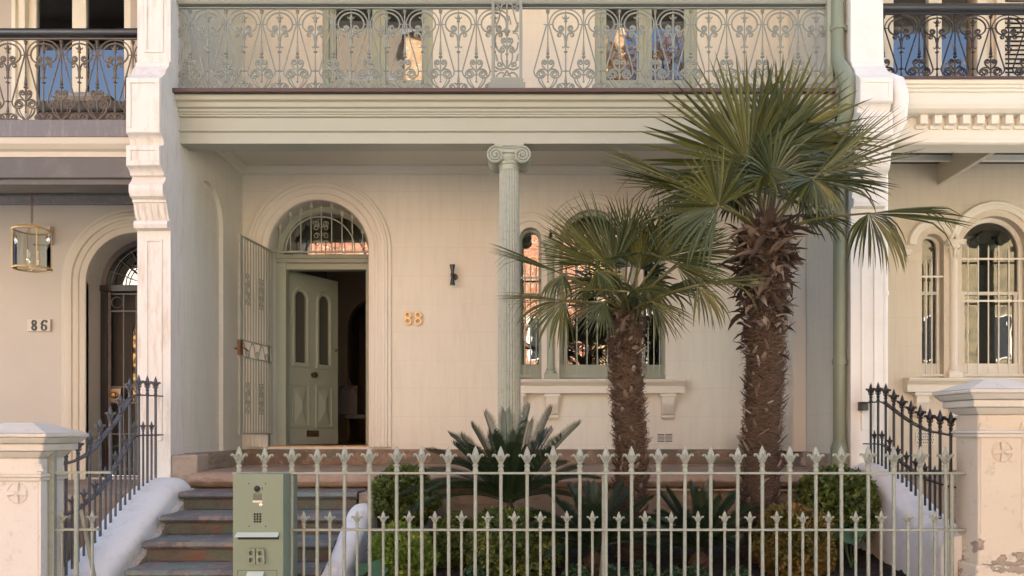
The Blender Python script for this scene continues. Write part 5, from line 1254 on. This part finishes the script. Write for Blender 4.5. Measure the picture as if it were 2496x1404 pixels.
big = [
 (at(1825, 402, 6.9), pv(-.42, -1, .05), pv(0, -.35, -1), 1.0, 'palm_green', dict(nseg=44, spread=92, droop=.02, bendtip=.03)),
 (at(1838, 392, 7.0), pv(.25, -1, .12), pv(0, -.35, -1), .90, 'palm_blue', dict(nseg=36, spread=75, droop=.03, bendtip=.05)),
 (at(1898, 345, 7.1), pv(.55, -.80, .10), pv(0, -.5, -1), .86, 'palm_yellow', dict(nseg=36, spread=72, droop=.04, bendtip=.10)),
 (at(1920, 350, 7.2), pv(1, -.15, .10), pv(0, -.9, -.9), .86, 'palm_green', dict(nseg=30, spread=45, droop=.06)),
 (at(1985, 432, 6.8), pv(.93, -.50, -.10), pv(.1, -.7, -.8), .90, 'palm_green', dict(nseg=30, spread=30, droop=.02)),
 (at(1982, 438, 6.78), pv(.25, .9, -.3), pv(.3, -.4, -1), .42, 'palm_green', dict(nseg=28, spread=95, droop=.25, hang=.55)),
 (at(1980, 436, 6.85), pv(.95, .12, -.15), pv(.0, -1, -.6), .70, 'palm_green', dict(nseg=20, spread=42, droop=.12)),
 (at(1984, 436, 6.8), pv(-.9, .05, -.2), pv(.0, -.8, -.8), .42, 'palm_blue', dict(nseg=16, spread=35, droop=.06)),
 (at(2118, 520, 6.7), pv(.95, .08, -.1), pv(.1, -1, -.5), .80, 'palm_green', dict(nseg=22, spread=34, droop=.08, bendtip=.4)),
 (at(2118, 520, 6.7), pv(.40, .85, -.25), pv(.4, -.5, -1), .58, 'palm_green', dict(nseg=36, spread=78, droop=.2, hang=.9, bendtip=.3)),
 (at(1752, 503, 6.6), pv(-.35, -.9, -.05), pv(-.1, -.6, -1), .52, 'palm_green', dict(nseg=30, spread=85, droop=.05)),
 (at(1752, 503, 6.6), pv(-.85, .45, -.1), pv(-.1, -.6, -1), .68, 'palm_blue', dict(nseg=24, spread=50, droop=.12, hang=.2)),
 (at(1690, 462, 6.7), pv(-1, -.36, 0), pv(0, -1, -.55), .86, 'palm_yellow', dict(nseg=26, spread=24, droop=.03)),
 (at(1700, 470, 6.8), pv(-1, -.20, 0), pv(0, -1, -.5), .80, 'palm_green', dict(nseg=22, spread=26, droop=.05)),
 (at(1740, 440, 7.1), pv(-.95, -.10, .1), pv(0, -.9, -.6), .74, 'palm_blue', dict(nseg=30, spread=38, droop=.08)),
 (at(1740, 470, 7.3), pv(-.9, .35, .2), pv(0, -.8, -.9), .68, 'palm_blue', dict(nseg=30, spread=55, droop=.2, hang=.2)),
 (at(1900, 430, 7.5), pv(.2, -1, .4), pv(0, -.2, -1), .70, 'palm_blue', dict(nseg=32, spread=100)),
 (at(1960, 400, 7.5), pv(.9, -.3, .3), pv(0, -.8, -.9), .72, 'palm_blue', dict(nseg=30, spread=60, droop=.06)),
 (at(1955, 470, 7.3), pv(.7, .5, .1), pv(0, -.6, -.8), .42, 'palm_blue', dict(nseg=26, spread=80, hang=.4)),
 (at(1800, 470, 7.3), pv(-.1, .6, .1), pv(0, -.6, -.8), .30, 'palm_blue', dict(nseg=24, spread=90, hang=.3)),
 (at(1870, 410, 7.0), pv(.1, .9, -.3), pv(0, -.6, -.8), .38, 'palm_green', dict(nseg=20, spread=90, hang=.4)),
]
b1 = Vector((xx(1858, 7.25), 7.25, .4)); t1 = Vector((xx(1862, 7.2), 7.2, zz(575, 7.2)))
palm('taller fan palm with shaggy brown trunk on the right of the garden', b1, t1, .150, .150, big, 480, 3, extra=4, extraR=.60, nstub=330, skR=1.15)
small = [
 (at(1492, 655, 6.85), pv(-.70, -.62, 0), pv(-.1, -.5, -1), .74, 'palm_green', dict(nseg=36, spread=38, droop=.03)),
 (at(1497, 650, 6.9), pv(-.15, -1, 0), pv(-.1, -.5, -1), .55, 'palm_blue', dict(nseg=30, spread=45, droop=.03)),
 (at(1560, 655, 6.95), pv(.05, -1, .15), pv(0, -.4, -1), .60, 'palm_green', dict(nseg=34, spread=60, droop=.04)),
 (at(1612, 630, 6.85), pv(.65, -.65, 0), pv(.1, -.5, -1), .62, 'palm_green', dict(nseg=36, spread=70, droop=.08)),
 (at(1680, 620, 6.9), pv(.9, -.45, 0), pv(.1, -.7, -.9), .42, 'palm_blue', dict(nseg=26, spread=45, droop=.06)),
 (at(1372, 668, 6.7), pv(-1, -.27, -.05), pv(0, -1, -.35), .66, 'palm_green', dict(nseg=20, spread=16, droop=.03, bendtip=.1)),
 (at(1372, 672, 6.7), pv(-.4, .6, -.3), pv(-.3, -.8, -.6), .30, 'palm_green', dict(nseg=14, spread=60, droop=.2, hang=.8, bendtip=.6)),
 (at(1376, 732, 6.65), pv(-1, .02, -.1), pv(0, -1, -.40), .58, 'palm_yellow', dict(nseg=22, spread=20, droop=.05)),
 (at(1376, 734, 6.65), pv(-.65, .65, -.2), pv(-.3, -.6, -.8), .50, 'palm_green', dict(nseg=28, spread=60, droop=.15, hang=.4)),
 (at(1515, 710, 6.45), pv(-.98, .0, -.15), pv(0, -1, -.20), .42, 'palm_yellow', dict(nseg=24, spread=28, droop=.06)),
 (at(1520, 710, 6.45), pv(.98, .02, -.15), pv(0, -1, -.22), .44, 'palm_green', dict(nseg=24, spread=32, droop=.10)),
 (at(1700, 695, 6.5), pv(1, -.03, -.1), pv(0, -1, -.35), .64, 'palm_yellow', dict(nseg=18, spread=22, droop=.06)),
 (at(1700, 697, 6.5), pv(.45, .8, -.2), pv(.3, -.6, -.8), .42, 'palm_yellow', dict(nseg=16, spread=48, droop=.15, hang=.7)),
 (at(1590, 735, 6.8), pv(.65, .72, -.1), pv(.2, -.6, -.9), .42, 'palm_green', dict(nseg=26, spread=45, droop=.12)),
 (at(1650, 650, 6.9), pv(.85, .30, 0), pv(.1, -.8, -.8), .55, 'palm_green', dict(nseg=32, spread=65, droop=.15)),
 (at(1450, 690, 7.2), pv(-.9, .1, .2), pv(0, -.8, -.9), .42, 'palm_blue', dict(nseg=30, spread=70, droop=.1)),
 (at(1540, 650, 7.3), pv(.1, -.9, .5), pv(0, -.3, -1), .45, 'palm_blue', dict(nseg=30, spread=100)),
 (at(1475, 735, 6.75), pv(-.6, .75, -.2), pv(-.2, -.6, -.9), .40, 'palm_blue', dict(nseg=26, spread=55, droop=.15)),
 (at(1440, 640, 6.95), pv(-.8, -.45, 0), pv(-.1, -.6, -1), .50, 'palm_green', dict(nseg=32, spread=50, droop=.05)),
 (at(1530, 600, 7.05), pv(.25, -1, .1), pv(0, -.5, -1), .50, 'palm_blue', dict(nseg=32, spread=55, droop=.05)),
 (at(1640, 590, 7.0), pv(.6, -.75, .1), pv(0, -.5, -1), .48, 'palm_green', dict(nseg=32, spread=60, droop=.08)),
 (at(1560, 620, 6.75), pv(-.1, .2, -.9), pv(0, -1, -.4), .34, 'palm_green', dict(nseg=26, spread=90, droop=.1)),
 (at(1570, 690, 7.0), pv(.4, .5, .2), pv(0, -.5, -1), .40, 'palm_blue', dict(nseg=28, spread=100, hang=.2)),
 (at(1455, 660, 6.6), pv(.35, .6, -.3), pv(0, -.4, -1), .28, 'palm_green', dict(nseg=18, spread=60, hang=.3)),
]
b2 = Vector((xx(1537, 7.3), 7.3, .4)); t2 = Vector((xx(1528, 7.1), 7.1, zz(770, 7.1)))
palm('shorter fan palm with slim shaggy trunk in front of the arched window', b2, t2, .114, .124, small, 90, 5, extra=3, extraR=.48, nstub=300, skR=.5)

# ------------------------------------------------------------------ sago cycads
def pinnate(mb, base, tip, rise, seed, nl=58, leaf=.16):
    rn = random.Random(seed); base = Vector(base); tip = Vector(tip); L = (tip-base).length
    c1 = base+(tip-base)*.5+UP*rise*L
    def P(t): return base*(1-t)**2+c1*2*t*(1-t)+tip*t*t
    mb.tube([P(i/10) for i in range(11)], [.008-.0006*i for i in range(11)], 5)
    for i in range(nl):
        t = .12+.88*i/(nl-1); p = P(t); tg = (P(min(1, t+.02))-P(t-.02)).normalized(); s = tg.cross(UP); s = s.normalized() if s.length > 1e-3 else Vector((1, 0, 0)); n = s.cross(tg).normalized()
        l = leaf*min(1, .25+t*2.4)*(1 if t < .82 else 1-(t-.82)*2.6)*rn.uniform(.9, 1.1)
        for sg_ in (-1, 1):
            d = (s*sg_*.80+tg*(.60+.5*t)+n*.55).normalized(); w = tg*.0045; e = p+d*l-UP*l*.10; m_ = p+d*l*.55
            mb.add([p-w*.7, p+w*.7, m_+w, m_-w, e], [(0, 1, 2, 3), (3, 2, 4)])
def cycad(label, crown, tips, seed, nextra, Rr_, leaf=.15, stem=.25):
    rn = random.Random(seed); crown = Vector(crown); T = thing('cycad', (crown.x, crown.y, crown.z-stem), label, 'cycad', 'cycads in the garden bed')
    sm = MB(); vs = []; n = 18
    for j in range(13):
        for i in range(n): a = 2*PI*i/n; r_ = .085*(1+.2*rn.uniform(-1, 1))*(1 if j < 10 else 1-.3*(j-9)); vs.append((crown.x+r_*math.cos(a), crown.y+r_*math.sin(a), crown.z-stem-.1+(stem+.12)*j/12))
    sm.add(vs, [(j*n+i, j*n+(i+1) % n, j*n+n+(i+1) % n, j*n+n+i) for j in range(12) for i in range(n)]+[tuple(range(12*n, 13*n))]); sm.build('stem', 'palm_trunk', T)
    for k_, (tp, rise) in enumerate(tips):
        mb = MB(); mb.raw = 1; pinnate(mb, crown+Vector((rn.uniform(-.03, .03), rn.uniform(-.03, .03), 0)), tp, rise, seed+k_, leaf=leaf); mb.build('frond', 'cycad_green', T)
    for k_ in range(nextra):
        a = 2*PI*k_/nextra+rn.uniform(-.15, .15); el = rn.uniform(.0, 1.05); L = Rr_*rn.uniform(.8, 1.05)
        tp = crown+Vector((math.cos(a)*math.cos(el), math.sin(a)*math.cos(el), math.sin(el)-.05))*L
        mb = MB(); mb.raw = 1; pinnate(mb, crown, tp, .22 if el < .5 else .05, seed+50+k_, leaf=leaf); mb.build('frond', 'cycad_green', T)
cc = at(1243, 1225, 7.0)
tips = [((1345, 1000, 6.9), .02), ((1292, 992, 7.05), .02), ((1232, 1005, 7.2), 0), ((1412, 1035, 6.8), .08), ((1150, 1040, 6.9), .06), ((1098, 1062, 7.0), .12), ((1335, 1055, 7.2), .04), ((1045, 1100, 6.9), .16), ((1030, 1150, 6.7), .2), ((990, 1205, 6.75), .25), ((1005, 1250, 6.6), .25), ((1180, 1010, 7.1), .03), ((1380, 1130, 6.6), .15), ((1050, 1200, 6.6), .25), ((1290, 1030, 6.7), .02), ((1350, 1180, 6.7), .2), ((1100, 1130, 6.6), .18), ((1200, 1060, 6.75), .05), ((1260, 1060, 6.75), .03)]
cycad('largest dark green cycad in front of the fluted column', cc, [(at(*p_), r_) for p_, r_ in tips], 5, 20, .80, .155, .55)
cc = at(1448, 1345, 6.75)
tips = [((1330, 1200, 6.7), .1), ((1385, 1185, 6.8), .06), ((1440, 1180, 6.9), .02), ((1520, 1180, 6.8), .05), ((1590, 1215, 6.7), .12), ((1300, 1250, 6.6), .2), ((1615, 1260, 6.6), .2), ((1290, 1310, 6.55), .22), ((1600, 1330, 6.5), .22), ((1480, 1195, 6.6), .03), ((1400, 1215, 6.6), .06)]
cycad('smaller spreading cycad below the shorter fan palm', cc, [(at(*p_), r_) for p_, r_ in tips], 25, 18, .60, .13, .2)
cc = at(1705, 1345, 6.85)
tips = [((1625, 1195, 6.9), .05), ((1680, 1180, 6.9), .02), ((1735, 1180, 7.0), .02), ((1795, 1205, 6.9), .08), ((1850, 1240, 6.8), .15), ((1600, 1250, 6.7), .18), ((1705, 1200, 6.6), .02), ((1760, 1215, 6.6), .05), ((1870, 1300, 6.6), .22), ((1570, 1320, 6.6), .22)]
cycad('dark cycad between the two palm trunks', cc, [(at(*p_), r_) for p_, r_ in tips], 45, 18, .60, .13, .2)

# ------------------------------------------------------------------ clipped shrubs
def shrub(label, c, rx, rz, mat, seed, n=8500, ls=.023, name='clipped_shrub'):
    rn = random.Random(seed); c = Vector(c); T = thing(name, (c.x, c.y, soil_z(c.x, c.y)), label, 'shrub', 'clipped round shrubs')
    ph = [rn.uniform(0, 6) for _ in range(6)]
    mb = MB(); mb.raw = 1
    for k_ in range(n):
        d = Vector((rn.gauss(0, 1), rn.gauss(0, 1), rn.gauss(0, 1))).normalized()
        lump = 1+.10*math.sin(5*d.x+ph[0])*math.sin(5*d.z+ph[1])+.05*math.sin(9*d.x+ph[2])*math.sin(8*d.y+ph[3])*math.cos(9*d.z+ph[4])
        dens = math.sin(14*d.x+ph[5])*math.sin(13*d.z+ph[1])*math.sin(13*d.y+ph[2])
        rr_ = rn.uniform(.80, 1.0)**.6*lump*(1 if dens > -.2 else rn.uniform(.74, .92))
        if rn.random() < .04: rr_ *= rn.uniform(1.0, 1.08)
        p = Vector((c.x+d.x*rx*rr_, c.y+d.y*rx*rr_, c.z+d.z*rz*rr_))
        if p.z < soil_z(p.x, p.y): continue
        l = ls*rn.uniform(.7, 1.3); t = (d+Vector((rn.gauss(0, .8), rn.gauss(0, .8), rn.gauss(0, .8)))).normalized(); s = t.cross(Vector((rn.gauss(0, 1), rn.gauss(0, 1), rn.gauss(0, 1)))).normalized()
        mb.add([p-t*l, p+s*l*.5, p+t*l, p-s*l*.5], [(0, 1, 2, 3)])
    mb.build('foliage', mat, T)
    st_ = MB()
    for k_ in range(7): 
        a = 2*PI*k_/7; q_ = c+Vector((math.cos(a)*rx*.6, math.sin(a)*rx*.6, rz*.4)); st_.tube([(c.x, c.y, soil_z(c.x, c.y)-.02), ((c.x*1.3+q_.x*.7)/2, (c.y*1.3+q_.y*.7)/2, c.z-rz*.3), q_], [.012, .008, .003], 5)
    st_.build('stem', 'twig', T)
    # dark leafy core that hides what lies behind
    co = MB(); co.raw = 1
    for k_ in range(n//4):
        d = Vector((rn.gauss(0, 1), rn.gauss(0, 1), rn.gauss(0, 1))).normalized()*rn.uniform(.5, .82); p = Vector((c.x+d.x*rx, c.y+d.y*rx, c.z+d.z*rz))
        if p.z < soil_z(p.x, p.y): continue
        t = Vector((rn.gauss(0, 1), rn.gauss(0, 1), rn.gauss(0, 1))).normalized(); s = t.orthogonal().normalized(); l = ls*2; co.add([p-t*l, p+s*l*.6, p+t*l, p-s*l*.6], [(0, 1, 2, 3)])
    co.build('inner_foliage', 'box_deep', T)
def SH(label, px_, py_, D, rpx, rpy, mat, seed, **k): shrub(label, at(px_, py_, D), rpx*D/F, rpy*D/F, mat, seed, **k)
SH('yellow green round shrub behind the fence nearest the steps', 988, 1212, 7.4, 82, 82, 'box_mid', 1)
SH('bright green clipped ball at the left end of the bed', 982, 1352, 6.65, 82, 75, 'box_bright', 2)
SH('small round shrub between bright ball and broad ball', 1105, 1318, 6.95, 62, 66, 'box_mid', 3, n=6500)
SH('broad clipped ball under the largest cycad', 1250, 1335, 6.8, 118, 100, 'box_mid', 4, n=12000)
SH('orange tinged clipped ball right of the taller palm', 1935, 1325, 6.8, 98, 97, 'box_orange', 5, n=11000)
SH('dark green ball beside the right white kerb', 2040, 1232, 7.3, 96, 96, 'box_mid', 6, n=11000)
def ground_plant(label, px_, py_, D, r, seed, n=420):
    rn = random.Random(seed); c = at(px_, py_, D); T = thing('ground_plant', (c.x, c.y, soil_z(c.x, c.y)), label, 'plant', 'low leafy plants in the soil')
    mb = MB(); mb.raw = 1
    for k_ in range(n):
        a = rn.uniform(0, 2*PI); q_ = rn.random()**.5; p = Vector((c.x+r*q_*math.cos(a), c.y+r*q_*math.sin(a), soil_z(c.x, c.y)+.02+.12*(1-q_*q_)*rn.uniform(.4, 1.1)))
        l = .016*rn.uniform(.6, 1.2); t = Vector((rn.gauss(0, 1), rn.gauss(0, 1), rn.gauss(0, .4))).normalized(); s = t.cross(UP+Vector((rn.gauss(0, .4), rn.gauss(0, .4), 0))).normalized(); mb.add([p-t*l, p-t*l*.3+s*l*.7, p+t*l*.6+s*l*.5, p+t*l, p+t*l*.6-s*l*.5, p-t*l*.3-s*l*.7], [(0, 1, 2, 3, 4, 5)])
    mb.build('foliage', 'clover', T)
for i, (px_, D, lb) in enumerate([(1405, 6.5, 'low clover like plant at the foot of the smaller spreading cycad, left side'), (1500, 6.45, 'low clover like plant right of the thick fence post'), (1565, 6.6, 'low clover like plant between the two small cycads'), (1695, 6.45, 'low clover like plant in front of the dark cycad'), (1800, 6.4, 'low clover like plant between dark cycad and orange tinged ball'), (1150, 6.4, 'low clover like plant in front of the broad clipped ball'), (1645, 6.4, 'tiny clover like plant left of the dark cycad stem')]):
    ground_plant(lb, px_, 1400, D, .13, 60+i)
def big_leaves(label, px_, py_, D, seed):
    rn = random.Random(seed); c = at(px_, py_, D); T = thing('broad_leaf_plant', (c.x, c.y, soil_z(c.x, c.y)), label, 'plant', 'broad leaved plants')
    b = Vector((c.x, c.y, soil_z(c.x, c.y)))
    for k_ in range(6):
        a = 2*PI*k_/6+rn.uniform(-.4, .4); h = b+Vector((math.cos(a)*.10, math.sin(a)*.08, (c.z-b.z)*rn.uniform(.75, 1.1))); nrm = (UP+Vector((math.cos(a), math.sin(a)-.9, 0))*.6).normalized(); s = nrm.orthogonal().normalized(); t = nrm.cross(s)
        r_ = rn.uniform(.05, .08); pts = [h]+[h+(s*math.cos(2*PI*i/12)+t*math.sin(2*PI*i/12))*r_*rn.uniform(.9, 1.1)+nrm*.012*math.sin(i*2) for i in range(12)]
        MB().add(pts, [(0, i+1, (i+1) % 12+1) for i in range(12)]).build('leaf', 'big_leaf', T, smooth='all')
        MB().tube([b, (b+h)/2+Vector((0, 0, .02)), h], .004, 5).build('stalk', 'big_leaf', T)
big_leaves('broad round leaved plant beside the orange tinged ball', 2075, 1290, 6.9, 3)
big_leaves('broad dark leaved plant at the foot of the curving white kerb', 905, 1385, 6.4, 4)
big_leaves('broad leaved plant low behind the dark cycad', 1600, 1270, 7.3, 5)

# ------------------------------------------------------------------ the street opposite (seen in the window glass)
def opp(name, label, x0, x1, y, h, mat, rows, cols, roofmat='grey_slab', winw=1.1, rect=None):
    T = thing(name, ((x0+x1)/2, y-4, 0), label, 'building', 'buildings across the street')
    MB().box(x0, x1, y-8, y, 0, h).build('wall', mat, T)
    for r_ in range(rows):
        for c in range(cols):
            x = x0+(x1-x0)*(c+.5)/cols; z = 1.2+r_*3.3
            f = MB().box(x-winw/2, x+winw/2, y, y+.06, z, z+1.7).build('window', 'white_trim', T); MB().box(x-winw/2+.08, x+winw/2-.08, y+.06, y+.07, z+.08, z+1.62).build('pane', 'black_gloss', f)
    MB().box(x0-.2, x1+.2, y-8.2, y+.25, h, h+.35).build('roof', roofmat, T)
    return T
opp('brick_building', 'tall orange brick building mirrored in the windows', -5.1, -1.6, -12, 17.4, 'orange_brick', 3, 1)
opp('rendered_building', 'brown building with pale ribbed upper band across the street', -12.5, -5.2, -12.6, 18.2, 'render_grey', 0, 1, 'corrugated')
opp('white_building', 'narrow white brick building across the street', -8.4, -5.3, -10.5, 14.6, 'white_brick', 0, 1)
opp('brick_building', 'low red brick building across the street mirrored in the fanlight', -12.4, -5.4, -9.4, 9.7, 'red_brick', 1, 5, winw=.7)
opp('brick_building', 'red brick building across the street mirrored in the arched window', -1.5, 2.2, -12.2, 12.6, 'red_brick', 2, 1)
tw = opp('brick_building', 'narrow orange brick tower across the street', 2.35, 3.65, -12, 19.5, 'orange_brick', 0, 1)
MB().box(2.95, 3.3, -12, -11.95, 9, 19.4).build('stair_window', 'black_gloss', tw)
opp('rendered_building', 'low cream house across the street with balcony', 3.8, 12.5, -12.5, 7.4, 'render_cream', 2, 3)
opp('rendered_building', 'long yellowish house far right across the street', 12.7, 34, -12.3, 9.5, 'render_yellow', 2, 9, winw=1.3)
opp('rendered_building', 'long cream house far left across the street', -26, -12.6, -12.3, 9.0, 'render_cream', 2, 5)
def street_tree(label, x, y, h, seed):
    rn = random.Random(seed); T = thing('street_tree', (x, y, 0), label, 'tree', 'autumn trees across the street')
    tr = MB(); lv = MB(); lv.raw = 1
    def br(p, d, L, r, dep):
        q_ = p+d*L*.5+Vector((rn.uniform(-.1, .1), rn.uniform(-.1, .1), 0))*L*.4; e = p+d*L; tr.tube([p, q_, e], [r, r*.8, r*.62], 6, False)
        if dep == 0:
            for _ in range(16):
                a = e+Vector((rn.gauss(0, .3), rn.gauss(0, .3), rn.gauss(0, .3))); t = Vector((rn.gauss(0, 1), rn.gauss(0, 1), rn.gauss(0, 1))).normalized(); s = t.orthogonal().normalized(); l = .07; lv.add([a-t*l, a+s*l*.6, a+t*l, a-s*l*.6], [(0, 1, 2, 3)])
            return
        for _ in range(3):
            nd = (d+Vector((rn.uniform(-.8, .8), rn.uniform(-.8, .8), rn.uniform(-.2, .5)))).normalized(); br(e, nd, L*rn.uniform(.62, .85), r*.6, dep-1)
    br(Vector((x, y, 0)), Vector((0, 0, 1)), h*.32, .22, 5)
    tr.build('trunk', 'twig', T); lv.build('crown', 'autumn', T)
street_tree('tall autumn tree across the street, the nearer of two', 6.2, -6.5, 16, 2)
street_tree('autumn tree across the street farther right', 12.5, -7, 15, 4)
